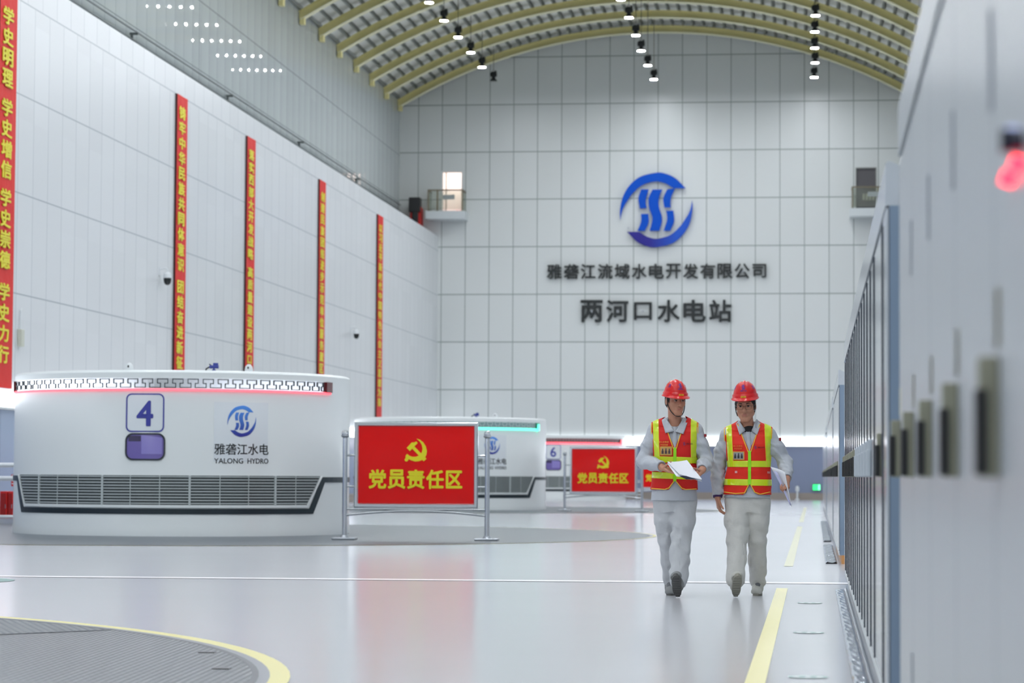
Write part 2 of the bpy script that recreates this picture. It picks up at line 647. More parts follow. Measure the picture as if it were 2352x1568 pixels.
# ------------------------------------------------------------------ wall balconies
GLASS = bpy.data.materials.new('clear_glass')
GLASS.use_nodes = True
_nt = GLASS.node_tree
_nt.nodes.remove(_nt.nodes['Principled BSDF'])
_tr = _nt.nodes.new('ShaderNodeBsdfTransparent')
_tr.inputs[0].default_value = (0.86, 0.88, 0.84, 1)
_gl = _nt.nodes.new('ShaderNodeBsdfGlossy')
_gl.inputs['Roughness'].default_value = 0.05
_mx = _nt.nodes.new('ShaderNodeMixShader')
_mx.inputs[0].default_value = 0.12
_nt.links.new(_tr.outputs[0], _mx.inputs[1])
_nt.links.new(_gl.outputs[0], _mx.inputs[2])
_nt.links.new(_mx.outputs[0], _nt.nodes['Material Output'].inputs[0])
BRONZE = mat('bronze_frame', (120, 112, 92), 0.45, 0.3)


def balcony(x0, x1, label, side):
    t_ = empty('balcony', ((x0 + x1) / 2, YEND, 12.18))
    hw = (x1 - x0) / 2
    tag(t_, label, 'balcony')
    B().box(-hw, hw, -1.1, -0.002, 0, 0.36, 0.02).build('slab', mat('balcony_cladding', (206, 212, 214), 0.4), t_)
    bb = B()
    for x in (-hw + 0.12, -hw * 0.4 if side < 0 else hw * 0.4, hw - 0.12):
        bb.box(x - 0.03, x + 0.03, -1.05, -0.99, 0.36, 1.28)
    bb.box(-hw + 0.1, hw - 0.1, -1.06, -0.98, 1.24, 1.3)
    for x in (-hw + 0.12, hw - 0.12):
        bb.box(x - 0.03, x + 0.03, -1.0, -0.01, 1.24, 1.3)
    bb.build('railing', BRONZE, t_)
    bb = B()
    bb.box(-hw + 0.14, hw - 0.14, -1.03, -1.01, 0.42, 1.22)
    for x in (-hw + 0.12, hw - 0.12):
        bb.box(x - 0.008, x + 0.008, -0.97, -0.03, 0.42, 1.22)
    bb.build('glass_panel', GLASS, t_)
    bb = B()
    bb.box(-0.1, 0.42, -1.075, -1.062, 0.85, 1.06)
    bb.build('sign_plate', mat('plate_grey', (150, 158, 156), 0.5), t_)
    return t_


balcony(-16.92, -15.17, 'small white balcony with glass railing under the lit doorway in the back wall', -1)
balcony(1.52, 3.27, 'small white balcony with glass railing under the dark doorway behind the cabinets', 1)
# left doorway: lit corridor behind
d = B()
d.box(OPL[0], OPL[0] + 0.05, YEND + 0.02, YEND + 0.28, OZ0, OZ1)
d.box(OPL[1] - 0.05, OPL[1], YEND + 0.02, YEND + 0.28, OZ0, OZ1)
d.box(OPL[0] + 0.05, OPL[1] - 0.05, YEND + 0.02, YEND + 0.28, OZ1 - 0.05, OZ1)
dr = d.build('door_1', mat('door_frame_white', (220, 222, 220), 0.4), kind='structure')
B().box(OPL[0] + 0.17, OPL[0] + 0.21, YEND + 0.12, YEND + 0.16, OZ0, OZ1 - 0.05).build('mullion', BRONZE, dr)
B().box(OPL[0] - 1.2, OPL[1] + 1.2, YEND + 2.2, YEND + 2.3, OZ0 - 0.2, OZ1 + 0.6).build('corridor_wall', mat('warm_white_wall', (248, 240, 236), 0.6), dr)
B().box(OPL[0] - 1.2, OPL[1] + 1.2, YEND + 0.3, YEND + 2.3, OZ0 - 0.3, OZ0 - 0.02).build('corridor_floor', mat('corridor_tiles', (176, 84, 70), 0.3), dr)
B().box(OPL[0] - 1.2, OPL[1] + 1.2, YEND + 0.3, YEND + 2.3, OZ1 + 0.4, OZ1 + 0.5).build('corridor_ceiling', mat('warm_white_wall'), dr)
B().box(OPL[0] - 0.5, OPL[1] + 0.5, YEND + 0.7, YEND + 1.6, OZ1 + 0.33, OZ1 + 0.39).build('corridor_lamp', mat('corridor_glow', (255, 255, 255), 0.5, emit=(255, 246, 238), strength=9.0), dr)
t = empty('pot_plant', ((OPL[0] + OPL[1]) / 2 + 0.1, YEND + 1.9, OZ0 - 0.02))
tag(t, 'row of red potted flowers seen through the lit doorway', 'plant')
B().lathe([(0.1, 0), (0.14, 0.2), (0.15, 0.22), (0.13, 0.22)], 12).build('pot', mat('white_pot', (220, 215, 210), 0.5), t)
bb = B()
for k in range(40):
    a, e = random.uniform(0, 2 * PI), random.uniform(0.05, 0.34)
    h = random.uniform(0.25, 0.62)
    bb.tube([(0, 0, 0.2), (e * math.cos(a) * 0.5, e * 0.4 * math.sin(a), h * 0.7), (e * math.cos(a), e * 0.4 * math.sin(a), h)], [0.006, 0.012, 0.03], 5)
bb.build('flowers', mat('red_flowers', (220, 60, 52), 0.6), t)
# right doorway: dark opening
d = B()
d.box(OPR[0], OPR[0] + 0.04, YEND - 0.01, YEND + 0.28, OZ0, OZ1)
d.box(OPR[1] - 0.04, OPR[1], YEND - 0.01, YEND + 0.28, OZ0, OZ1)
d.box(OPR[0] + 0.04, OPR[1] - 0.04, YEND - 0.01, YEND + 0.28, OZ1 - 0.04, OZ1)
dr2 = d.build('door_2', mat('grey_frame', (150, 152, 150), 0.4), kind='structure')
B().box(OPR[0] + 0.04, OPR[1] - 0.04, YEND + 0.1, YEND + 0.15, OZ0, OZ1 - 0.04).build('door_leaf', mat('dark_door', (88, 86, 90), 0.45), dr2)
bb = B()
for k in range(4):
    x = OPR[0] + 0.3 + k * 0.14
    bb.box(x, x + 0.1, YEND + 0.07, YEND + 0.105, 13.0, 13.28)
bb.build('vent_slots', mat('pale_slots', (178, 180, 160), 0.5), dr2)

# ------------------------------------------------------------------ emblem and lettering on the back wall
def crv(pts, n_=8, closed=False):
    """Catmull-Rom through 2-D points"""
    out = []
    P = [np.array(p, float) for p in pts]
    for i in range(len(P) - 1):
        p0 = P[i - 1] if i > 0 else 2 * P[0] - P[1]
        p3 = P[i + 2] if i + 2 < len(P) else 2 * P[-1] - P[-2]
        p1, p2 = P[i], P[i + 1]
        for k in range(n_):
            s = k / n_
            out.append(tuple(0.5 * ((2 * p1) + (-p0 + p2) * s + (2 * p0 - 5 * p1 + 4 * p2 - p3) * s * s + (-p0 + 3 * p1 - 3 * p2 + p3) * s ** 3)))
    out.append(tuple(P[-1]))
    return out


def logo_shapes():
    """the blue river emblem in unit coordinates: strips given by two edge curves each"""
    def nrm(pts):
        return [((x - 1140) / 340.0, (420 - y) / 340.0) for x, y in pts]
    outer = nrm([(808, 510), (806, 420), (830, 300), (890, 195), (990, 112), (1140, 75), (1230, 86), (1320, 130), (1410, 220)])
    inner = nrm([(808, 510), (828, 415), (868, 340), (925, 262), (1010, 188), (1125, 155), (1190, 163), (1240, 182), (1297, 219)])
    bars = [([(1105, 230), (1070, 310), (1075, 400), (1105, 500), (1080, 612)], [(1195, 230), (1165, 310), (1165, 390), (1195, 500), (1170, 612)]),
            ([(1000, 228), (975, 310), (988, 405)], [(1070, 228), (1043, 325), (1052, 402)]),
            ([(1000, 455), (1000, 530), (968, 612)], [(1068, 455), (1070, 535), (1035, 612)]),
            ([(1240, 230), (1205, 310), (1215, 397)], [(1312, 222), (1275, 310), (1272, 397)]),
            ([(1232, 427), (1240, 510), (1208, 612)], [(1298, 427), (1305, 525), (1270, 612)])]
    strips = [('crescent', outer, inner)]
    strips.append(('crescent', [(-x, -y) for x, y in outer], [(-x, -y) for x, y in inner]))
    for l, r in bars:
        strips.append(('wave', nrm(l), nrm(r)))
    return [(nm, crv(a), crv(b_)) for nm, a, b_ in strips]


LOGO = logo_shapes()


def strip_solid(a, b_, s, d):
    """solid from two edge curves in (x, z): front at y=-d, back at y=0"""
    n_ = len(a)
    v = []
    for i in range(n_):
        for (p, y) in ((a[i], -d), (b_[i], -d), (b_[i], 0.0), (a[i], 0.0)):
            v.append((p[0] * s, y, p[1] * s))
    f = []
    for i in range(n_ - 1):
        p, q = i * 4, i * 4 + 4
        for k in range(4):
            k2 = (k + 1) % 4
            f.append((p + k, q + k, q + k2, p + k2))
    f += [(0, 1, 2, 3), (4 * n_ - 1, 4 * n_ - 2, 4 * n_ - 3, 4 * n_ - 4)]
    return v, f


def grad_mat(name, c0, c1, axis, p0, p1, rough=0.35):
    """paint that runs from one colour to another along an object axis"""
    m = mat(name, c0, rough)
    if m.get('done'):
        return m
    m['done'] = 1
    g = NG(m)
    tc = g.new('ShaderNodeTexCoord')
    sp = g.new('ShaderNodeSeparateXYZ')
    m.node_tree.links.new(tc.outputs['Object'], sp.inputs[0])
    mr = g.new('ShaderNodeMapRange')
    mr.inputs[1].default_value, mr.inputs[2].default_value = p0, p1
    m.node_tree.links.new(sp.outputs[axis], mr.inputs[0])
    mx = g.new('ShaderNodeMix', data_type='RGBA')
    mx.inputs[6].default_value = lin(c0) + (1,)
    mx.inputs[7].default_value = lin(c1) + (1,)
    m.node_tree.links.new(mr.outputs[0], mx.inputs[0])
    m.node_tree.links.new(mx.outputs[2], m.node_tree.nodes['Principled BSDF'].inputs['Base Color'])
    return m


t = empty('company_emblem', (-6.85, YEND - 0.12, 12.6))
tag(t, 'large blue round emblem of two crescents and river waves on the back wall', 'emblem')
LOWC = grad_mat('blue_to_violet', (28, 20, 136), (0, 80, 196), 0, -0.3, 0.9, 0.6)
for i, (nm, a, b_) in enumerate(LOGO):
    v, f = strip_solid(a, b_, 1.61, 0.10)
    fix_normals(mk(nm, v, f, LOWC if i == 1 else BLUE_LOGO, t))
bb = B()
for a in (0.6, 1.6, 2.5, 3.7, 4.7, 5.6):
    bb.tube([(1.45 * math.cos(a), -0.02, 1.45 * math.sin(a)), (1.45 * math.cos(a), 0.119, 1.45 * math.sin(a))], 0.03, 6)
bb.build('stand_off', STEEL, t)


def wall_text(s, xc, zc, w, h, label):
    t_ = empty('wall_lettering', (xc, YEND - 0.1, zc))
    tag(t_, label, 'lettering')
    n_ = len(s)
    ch = h
    pitch = (w - ch) / (n_ - 1)
    for i, c in enumerate(s):
        k = {'口': 0.80, '一': 0.9, '司': 0.92}.get(c, 1.0)
        v, f = text_geo(c, ch * k, ch * k, 0.08, 0.022)
        x = -w / 2 + ch / 2 + i * pitch
        mk('character', [(p[0] + x, p[1], p[2]) for p in v], f, DARK_TEXT, t_)
    bb_ = B()
    for i in range(n_):
        x = -w / 2 + ch / 2 + i * pitch
        bb_.box(x - ch * 0.06, x + ch * 0.06, 0.001, 0.099, -0.03, 0.03)
    bb_.build('stand_off', STEEL, t_)
    return t_


wall_text('雅砻江流域水电开发有限公司', -6.84, 9.92, 9.62, 0.66, 'black lettering in one long line under the blue emblem, smaller of the two lines')
wall_text('两河口水电站', -6.86, 8.18, 6.6, 0.98, 'large black lettering of six characters, lower line on the back wall')
# ================================================================== RED BANNERS ON THE LEFT WALL
def banner(y0, y1, groups, label, z1=10.86, z0=2.72):
    """groups: list of (text, z of the first character's top, character pitch)"""
    t_ = empty('hanging_banner', (XL, (y0 + y1) / 2, z0))
    tag(t_, label, 'banner', 'red slogan banners on the left wall')
    w, h = y1 - y0, z1 - z0
    d = 0.05
    # local x = out of the wall, local y = along the wall
    B().box(0.002, d, -w / 2, w / 2, 0, h).build('frame', BANNER_SIDE_SHADE, t_)  # box behind the cloth; shade on its sides put into a dark colour
    vv, ff = [], []
    ny, nz = 4, 60
    for i in range(nz + 1):
        for j in range(ny + 1):
            z = h * i / nz
            y = -w / 2 + w * j / ny
            e = 0.5 - 0.5 * math.cos(2 * PI * j / ny)
            vv.append((d + 0.012 + 0.012 * math.sin(z * 1.7 + y0) * e, y, z))
    m_ = ny + 1
    for i in range(nz):
        for j in range(ny):
            p = i * m_ + j
            ff.append((p, p + 1, p + 1 + m_, p + m_))
    mk('cloth', vv, ff, RED_CLOTH, t_, smooth=True)
    for (s, zt, pit) in groups:
        for i, c in enumerate(s):
            if c == ' ':
                continue
            k = {'口': 0.8, '一': 0.9, '中': 0.95, '力': 0.95}.get(c, 1.0)
            ch = pit * 0.86
            v, f = text_geo(c, w * 0.60 * k, ch * k, 0.012, 0.028)
            zc = zt - i * pit - ch / 2 - z0
            # facing +x: text x runs along +y of the wall seen from the hall
            mk('character', [(d + 0.026 - p[1], p[0] - w * 0.07, p[2] + zc) for p in v], f, YELLOW_TEXT, t_)
    return t_


banner(50.27, 51.40, [('学史明理', 10.53, 0.425), ('学史增信', 8.64, 0.425), ('学史崇德', 6.79, 0.425), ('学史力行', 4.86, 0.425)],
       'nearest and largest red vertical banner with yellow characters, cut by the photo\'s left edge')
banner(64.92, 66.02, [('铸牢中华民族共同体意识', 10.58, 0.398), ('团结奋进新征程', 6.02, 0.395)],
       'red vertical banner with yellow characters beside the dome camera, second from the left')
banner(73.25, 74.36, [('落实西部大开发战略', 10.50, 0.364), ('高质量建设两河口电站', 7.05, 0.366)],
       'red vertical banner with yellow characters, middle one of the five on the left wall')
banner(84.3, 85.4, [('创建民族团结进步示范单位服务藏区发展', 10.48, 0.385)],
       'red vertical banner above the right end of the number four generator, fourth of five')
banner(95.9, 97.1, [('以习近平新时代中国特色社会主义思想为指', 10.52, 0.368)],
       'farthest and narrowest red vertical banner, nearest the back wall')

# ------------------------------------------------------------------ dome cameras and small wall boxes on the left wall
def dome_camera(y, z, label):
    t_ = empty('dome_camera', (XL, y, z))
    t_.scale = (0.6, 0.6, 0.6)
    tag(t_, label, 'camera')
    bb_ = B()
    bb_.box(0, 0.04, -0.1, 0.1, 0.12, 0.5)
    bb_.tube([(0.03, 0, 0.4), (0.28, 0, 0.45), (0.35, 0, 0.41), (0.36, 0, 0.25)], 0.03, 8)
    bb_.build('arm', WHITE_PAINT, t_)
    B().lathe([(0.05, 0.28), (0.16, 0.22), (0.18, 0.1), (0.17, 0.03)], 20, (0.36, 0)).build('shroud', WHITE_PAINT, t_, True)
    B().lathe([(0.165, 0.04), (0.17, -0.05), (0.15, -0.16), (0.1, -0.24), (0.03, -0.27)], 20, (0.36, 0)).build('dome', mat('smoked_dome', (16, 24, 24), 0.12), t_, True)


dome_camera(63.5, 5.92, 'white wall arm with a black dome camera left of the second red banner')
dome_camera(90.6, 6.0, 'white wall arm with a black dome camera left of the farthest red banner')
t = empty('junction_box', (XL, 52.0, 3.62))
tag(t, 'small beige junction box on the left wall beside the largest banner', 'box')
B().box(0, 0.1, -0.1, 0.1, 0, 0.36, 0.01).build('box_body', mat('beige_plastic', (200, 202, 188), 0.5), t)
bb = B()
bb.tube([(0.03, 0, 0.36), (0.03, 0, 0.75), (0.03, 0.08, 0.8)], 0.015, 6)
bb.build('conduit', WHITE_PAINT, t)

# ================================================================== GENERATORS
GENC = (-10.565, (42.4, 74.4, 106.4))
GR, GH = 2.8, 2.63
GBODY = mat('generator_enamel', (220, 225, 225), 0.3, coat=0.15)
GDARK = mat('generator_stripe', (22, 38, 46), 0.35)
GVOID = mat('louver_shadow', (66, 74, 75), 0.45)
GSLAT = mat('louver_slat', (182, 190, 190), 0.35)
GGLASS = mat('violet_window', (112, 98, 168), 0.08, coat=0.5)
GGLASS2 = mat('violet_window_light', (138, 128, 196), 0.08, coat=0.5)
GBLUE = mat('number_blue', (52, 58, 150), 0.4)
GDECAL = mat('decal_film', (216, 222, 226), 0.18)
GMETAL = mat('fret_metal', (216, 216, 220), 0.14, 1.0)
GMAROON = mat('fret_backing', (58, 20, 24), 0.2)


def cp(phi, r, z):
    a = math.radians(phi)
    return (r * math.sin(a), -r * math.cos(a), z)


def colpatch(b_, p0, p1, zlo, zhi, r0, r1, n_=24):
    """curved slab on the drum between two angles; zlo / zhi are numbers or functions of the angle"""
    fl = (lambda p: zlo) if not callable(zlo) else zlo
    fh = (lambda p: zhi) if not callable(zhi) else zhi
    vv, ff = [], []
    for i in range(n_ + 1):
        p = p0 + (p1 - p0) * i / n_
        vv += [cp(p, r1, fl(p)), cp(p, r1, fh(p)), cp(p, r0, fh(p)), cp(p, r0, fl(p))]
    for i in range(n_):
        a, q = i * 4, i * 4 + 4
        for k in range(4):
            k2 = (k + 1) % 4
            ff.append((a + k, q + k, q + k2, a + k2))
    ff += [(3, 2, 1, 0), (n_ * 4, n_ * 4 + 1, n_ * 4 + 2, n_ * 4 + 3)]
    b_.add(vv, ff)


def wrap(verts, phi0, z0, r):
    """bend flat geometry (x along the drum, -y outwards, z up) onto the drum"""
    return [cp(phi0 + math.degrees(x / GR), r - y, z + z0) for x, y, z in verts]


def rrect(w, h, r, n_=6):
    out = []
    for (cx, cz, a0) in ((w / 2 - r, h / 2 - r, 0), (-w / 2 + r, h / 2 - r, 90), (-w / 2 + r, -h / 2 + r, 180), (w / 2 - r, -h / 2 + r, 270)):
        for k in range(n_ + 1):
            a = math.radians(a0 + 90 * k / n_)
            out.append((cx + r * math.cos(a), cz + r * math.sin(a)))
    return out


def ring_solid(o_, i_, d):
    n_ = len(o_)
    v = [(x, -d, z) for x, z in o_] + [(x, -d, z) for x, z in i_] + [(x, 0, z) for x, z in o_] + [(x, 0, z) for x, z in i_]
    f = []
    for k in range(n_):
        k2 = (k + 1) % n_
        f += [(k, k2, n_ + k2, n_ + k), (2 * n_ + k2, 2 * n_ + k, 3 * n_ + k, 3 * n_ + k2), (k2, k, 2 * n_ + k, 2 * n_ + k2), (n_ + k, n_ + k2, 3 * n_ + k2, 3 * n_ + k)]
    return v, f


def fan_solid(o_, d, rows=8):
    """filled convex outline in (x, z) cut into vertical strips so that it can be bent"""
    xs_ = sorted(set(round(x, 4) for x, z in o_))
    x0, x1 = xs_[0], xs_[-1]
    vv, ff = [], []
    n_ = rows

    def zr(x):
        zz = []
        m_ = len(o_)
        for k in range(m_):
            (xa, za), (xb, zb) = o_[k], o_[(k + 1) % m_]
            if (xa - x) * (xb - x) <= 0 and abs(xa - xb) > 1e-9:
                zz.append(za + (zb - za) * (x - xa) / (xb - xa))
        return (min(zz), max(zz)) if zz else (0, 0)
    for i in range(n_ + 1):
        x = x0 + (x1 - x0) * (0.001 + 0.998 * (0.5 - 0.5 * math.cos(PI * i / n_)))
        lo, hi = zr(x)
        vv += [(x, -d, lo), (x, -d, hi), (x, 0, hi), (x, 0, lo)]
    for i in range(n_):
        a, q = i * 4, i * 4 + 4
        for k in range(4):
            k2 = (k + 1) % 4
            ff.append((a + k, q + k, q + k2, a + k2))
    ff += [(3, 2, 1, 0), (n_ * 4, n_ * 4 + 1, n_ * 4 + 2, n_ * 4 + 3)]
    return vv, ff


def fret(b_, phi0, phi1, z0, z1, r0, r1, count, lw):
    """T-shaped lattice: bars following a square meander"""
    per = (phi1 - phi0) / count
    path = [(0, .07), (.36, .07), (.36, .5), (.16, .5), (.16, .93), (.84, .93), (.84, .5), (.64, .5), (.64, .07), (1, .07)]
    dl = math.degrees(lw / GR) / 2
    for k in range(count):
        for i in range(len(path) - 1):
            (xa, ya), (xb, yb) = path[i], path[i + 1]
            pa, pb = phi0 + (k + xa) * per, phi0 + (k + xb) * per
            za, zb = z0 + (z1 - z0) * ya, z0 + (z1 - z0) * yb
            if abs(pa - pb) < 1e-6:
                colpatch(b_, pa - dl, pa + dl, min(za, zb) - lw / 2, max(za, zb) + lw / 2, r0, r1, 1)
            else:
                colpatch(b_, min(pa, pb) - dl, max(pa, pb) + dl, za - lw / 2, za + lw / 2, r0, r1, 2)


def generator(cy, number, led, cap, label, led_h, fret_m, back_m):
    t_ = empty('generator_housing', (GENC[0], cy, 0))
    tag(t_, label, 'generator', 'round white generator housings in a line')
    B().lathe([(GR + 0.01, 0), (GR + 0.01, 0.12), (GR, 0.16), (GR, GH - 0.04), (GR - 0.02, GH - 0.012), (GR - 0.05, GH), (GR - 0.3, GH), (GR - 0.32, GH - 0.12), (0.1, GH - 0.1)], 128).build('drum', GBODY, t_, True)
    # louvre
    L0, L1, L2, L3 = -56.5, -50.8, 59.2, 66.3

    def lo(p):
        if p < L1:
            return 0.5 + 0.46 * (L1 - p) / (L1 - L0)
        if p > L2:
            return 0.5 + 0.46 * (p - L2) / (L3 - L2)
        return 0.5

    def bend_lo(off):
        return lambda p: min(lo(p) - off, 0.96)
    b_ = B()
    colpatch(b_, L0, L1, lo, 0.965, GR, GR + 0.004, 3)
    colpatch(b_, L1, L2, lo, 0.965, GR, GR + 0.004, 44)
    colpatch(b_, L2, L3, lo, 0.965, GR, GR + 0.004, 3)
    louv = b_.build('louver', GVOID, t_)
    b_ = B()
    ns = 10
    for k in range(ns):
        z = 0.525 + 0.42 * k / (ns - 1)
        tt = (z - 0.5) / 0.46
        pa = L1 - (L1 - L0) * tt
        pb = L2 + (L3 - L2) * tt
        colpatch(b_, pa + 0.3, pb - 0.3, z - 0.007, z + 0.008, GR + 0.004, GR + 0.022, 44)
    b_.build('slats', GSLAT, louv)
    b_ = B()
    for p in (-40.5, -12.6, 16.2, 45.4):
        colpatch(b_, p - 0.33, p + 0.33, 0.49, 0.965, GR, GR + 0.03, 1)
        b_.build('mullion', GSLAT, louv)
        b_ = B()
    for p in (-31, -22, -3, 6.6, 26, 35.7, 54):
        colpatch(b_, p - 0.12, p + 0.12, 0.5, 0.965, GR, GR + 0.014, 1)
        b_.build('thin_mullion', GSLAT, louv)
        b_ = B()
    b_ = B()
    for (pa, pb, n_) in ((L0 - 0.9, L1, 4), (L1, L2, 44), (L2, L3 + 0.9, 4)):
        colpatch(b_, pa, pb, bend_lo(0.045), lambda p: max(min(lo(p), 0.965), min(lo(p) - 0.045, 0.96) + 0.001), GR, GR + 0.03, n_)
    b_.build('louver_frame', GBODY, louv)
    # dark stripe under the louvre, rising at its ends
    S0, S1, S2, S3 = -58.5, -52.6, 61.0, 67.6
    sw = 0.085

    def st(p):
        if p < S1:
            return 0.355 + 0.51 * min(1, (S1 - p) / (S1 - S0))
        if p > S2:
            return 0.355 + 0.51 * min(1, (p - S2) / (S3 - S2))
        return 0.355
    b_ = B()
    for (pa, pb, n_) in ((-100, S0, 10), (S0, S1, 8), (S1, S2, 44), (S2, S3, 8), (S3, 110, 12)):
        wfac = 2.3 if pb in (S1, S3) and pa in (S0, S2) else 1.0
        if wfac > 1:
            sg = 1 if pa == S2 else -1
            # constant-width slanted bar
            dp = math.degrees(sw / GR) * 1.15
            vv, ff = [], []
            for i in range(n_ + 1):
                q = i / n_
                z = 0.355 + (0.51 + sw) * q
                pc = (S2 + (S3 - S2) * q * (0.51 + sw) / 0.51 - 0.0) if sg > 0 else (S1 - (S1 - S0) * q * (0.51 + sw) / 0.51)
                for (dd, rr) in ((-dp * 0.75, GR + 0.012), (dp * 0.75, GR + 0.012), (dp * 0.75, GR), (-dp * 0.75, GR)):
                    vv.append(cp(pc + dd, rr, z))
            for i in range(n_):
                a, q = i * 4, i * 4 + 4
                for k in range(4):
                    k2 = (k + 1) % 4
                    ff.append((a + k, a + k2, q + k2, q + k))
            b_.add(vv, ff)
        else:
            z = 0.355 if pa == S1 else 0.865
            ex = 0.6 if pa == S1 else 0.0
            colpatch(b_, pa - ex, pb + ex, z, z + sw, GR, GR + 0.012, n_)
    o = b_.build('stripe', GDARK, t_)
    fix_normals(o)
    # fret band with a light line under it
    F0, F1 = -64.0, 68.6
    b_ = B()
    colpatch(b_, F0, F1, 2.335, 2.5, GR, GR + 0.012, 60)
    band = b_.build('fret_band', back_m, t_)
    b_ = B()
    fret(b_, F0 + 0.5, F1 - 0.5, 2.342, 2.496, GR + 0.012, GR + 0.024, 27, 0.013)
    b_.build('fret_lattice', fret_m, band)
    b_ = B()
    colpatch(b_, F1, F1 + 3.6, 2.33, 2.5, GR, GR + 0.05, 3)
    b_.build('end_cap', cap, t_)
    b_ = B()
    colpatch(b_, F0 - 3.6, F0, 2.33, 2.5, GR, GR + 0.05, 3)
    b_.build('end_cap', cap, t_)
    b_ = B()
    colpatch(b_, F0 - 3.6, F1 + 3.4, 2.335 - led_h, 2.335, GR, GR + 0.03, 60)
    if led_h > 0.05:
        colpatch(b_, F1 + 1.2, F1 + 3.4, 2.335 - led_h, 2.46, GR, GR + 0.06, 2)
    b_.build('light_line', led, t_)
    # number plate
    P0 = 0.3 + 1.2
    b_ = B()
    v, f = ring_solid(rrect(0.615, 0.61, 0.09), rrect(0.573, 0.568, 0.07), 0.008)
    b_.add(wrap(v, P0, 1.95, GR), f)
    v, f = text_geo(number, None, 0.405, 0.01, 0.02)
    b_.add(wrap(v, P0, 1.94, GR), f)
    v, f = fan_solid(rrect(0.57, 0.565, 0.07), 0.003, 10)
    o = mk('number_plate', wrap(v, P0, 1.95, GR), f, GDECAL, t_)
    b_.build('number', GBLUE, o)
    # window
    b_ = B()
    v, f = ring_solid(rrect(0.64, 0.43, 0.12), rrect(0.59, 0.38, 0.10), 0.02)
    w_ = mk('window', wrap(v, P0 + 0.2, 1.415, GR), f, mat('rubber_seal', (34, 40, 52), 0.4), t_)
    v, f = fan_solid(rrect(0.6, 0.39, 0.10), 0.005, 12)
    mk('pane', wrap(v, P0 + 0.2, 1.415, GR), f, GGLASS, w_)
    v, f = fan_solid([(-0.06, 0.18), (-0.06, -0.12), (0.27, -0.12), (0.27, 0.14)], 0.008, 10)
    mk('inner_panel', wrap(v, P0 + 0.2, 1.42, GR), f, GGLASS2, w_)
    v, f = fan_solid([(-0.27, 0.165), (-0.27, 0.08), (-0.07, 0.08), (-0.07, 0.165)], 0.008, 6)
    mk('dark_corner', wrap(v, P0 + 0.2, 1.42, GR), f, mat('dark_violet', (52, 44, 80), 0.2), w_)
    # company mark
    Q0 = 33.2
    v, f = fan_solid([(-0.46, -0.47), (-0.46, 0.47), (0.46, 0.47), (0.46, -0.47)], 0.002, 14)
    dec = mk('decal', wrap(v, Q0, 1.66, GR), f, GDECAL, t_)
    for i, (nm, a, c_) in enumerate(LOGO):
        v, f = strip_solid(a, c_, 0.245, 0.006)
        o = mk('emblem', wrap(v, Q0, 1.83, GR), f, GRADV, dec)
        fix_normals(o)
    for (s, xc, w, zc, h, bold) in (('雅砻江水电', 0.0, 0.92, 1.385, 0.178, 0.012), ('YALONG', -0.222, 0.475, 1.2, 0.082, 0.008), ('HYDRO', 0.276, 0.368, 1.2, 0.082, 0.008)):
        v, f = text_geo(s, w, h, 0.006, bold)
        mk('lettering', wrap([(p[0] + xc, p[1], p[2]) for p in v], Q0 + 0.2, zc, GR), f, DARK_TEXT, dec)
    return t_


GRADV = grad_mat('logo_sky_to_navy', (28, 36, 140), (70, 140, 225), 2, 1.6, 2.06)
LED_RED = mat('led_red', (255, 120, 130), 0.5, emit=(255, 70, 84), strength=2.2)
LED_TEAL = mat('led_teal', (120, 255, 225), 0.5, emit=(90, 255, 214), strength=1.7)
CAP_RED = mat('cap_maroon', (92, 14, 18), 0.25)
CAP_TEAL = mat('cap_teal', (20, 150, 120), 0.3)
G4 = generator(GENC[1][0], '4', LED_RED, CAP_RED, 'nearest round white generator housing marked number 4 with red light line', 0.032, GDARK, GMETAL)
G5 = generator(GENC[1][1], '5', LED_TEAL, CAP_TEAL, 'round white generator housing with teal light line, behind the nearest red sign', 0.06, mat('fret_grey', (196, 206, 206), 0.3), mat('fret_pale', (120, 150, 148), 0.3, 0.3))
G6 = generator(GENC[1][2], '6', LED_RED, CAP_RED, 'farthest round generator housing marked number 6 by the back wall', 0.06, GMAROON, mat('fret_rose', (150, 112, 114), 0.3, 0.6))


# small fittings standing on the generator tops
def valve(x, y, label):
    t_ = empty('valve', (x, y, GH + 0.001))
    t_.scale = (0.62, 0.62, 0.62)
    tag(t_, label, 'valve')
    bb_ = B()
    bb_.lathe([(0.05, 0), (0.05, 0.03), (0.025, 0.04), (0.025, 0.1)], 12)
    bb_.tube([(-0.11, 0, 0.1), (0.12, 0, 0.1)], 0.045, 10)
    bb_.build('body', mat('valve_blue', (42, 58, 140), 0.35), t_)
    bb_ = B()
    bb_.box(-0.02, 0.11, -0.03, 0.03, 0.12, 0.2, 0.01)
    bb_.build('actuator', mat('valve_blue'), t_)
    bb_ = B()
    bb_.tube([(-0.05, 0, 0.12), (-0.12, -0.02, 0.17)], 0.014, 6)
    bb_.tube([(-0.11, 0, 0.1), (-0.2, 0, 0.05), (-0.21, 0, 0.0)], 0.02, 6)
    bb_.build('handle', BLACK, t_)


def beacon(x, y, label):
    t_ = empty('sensor_dome', (x, y, GH + 0.001))
    t_.scale = (0.62, 0.62, 0.62)
    tag(t_, label, 'sensor')
    B().lathe([(0.11, 0), (0.11, 0.05), (0.09, 0.13), (0.04, 0.185), (0.01, 0.19)], 16).build('dome', WHITE_PAINT, t_, True)
    B().box(-0.02, 0.02, -0.105, -0.08, 0.05, 0.12, 0.005).build('lens', BLACK, t_)


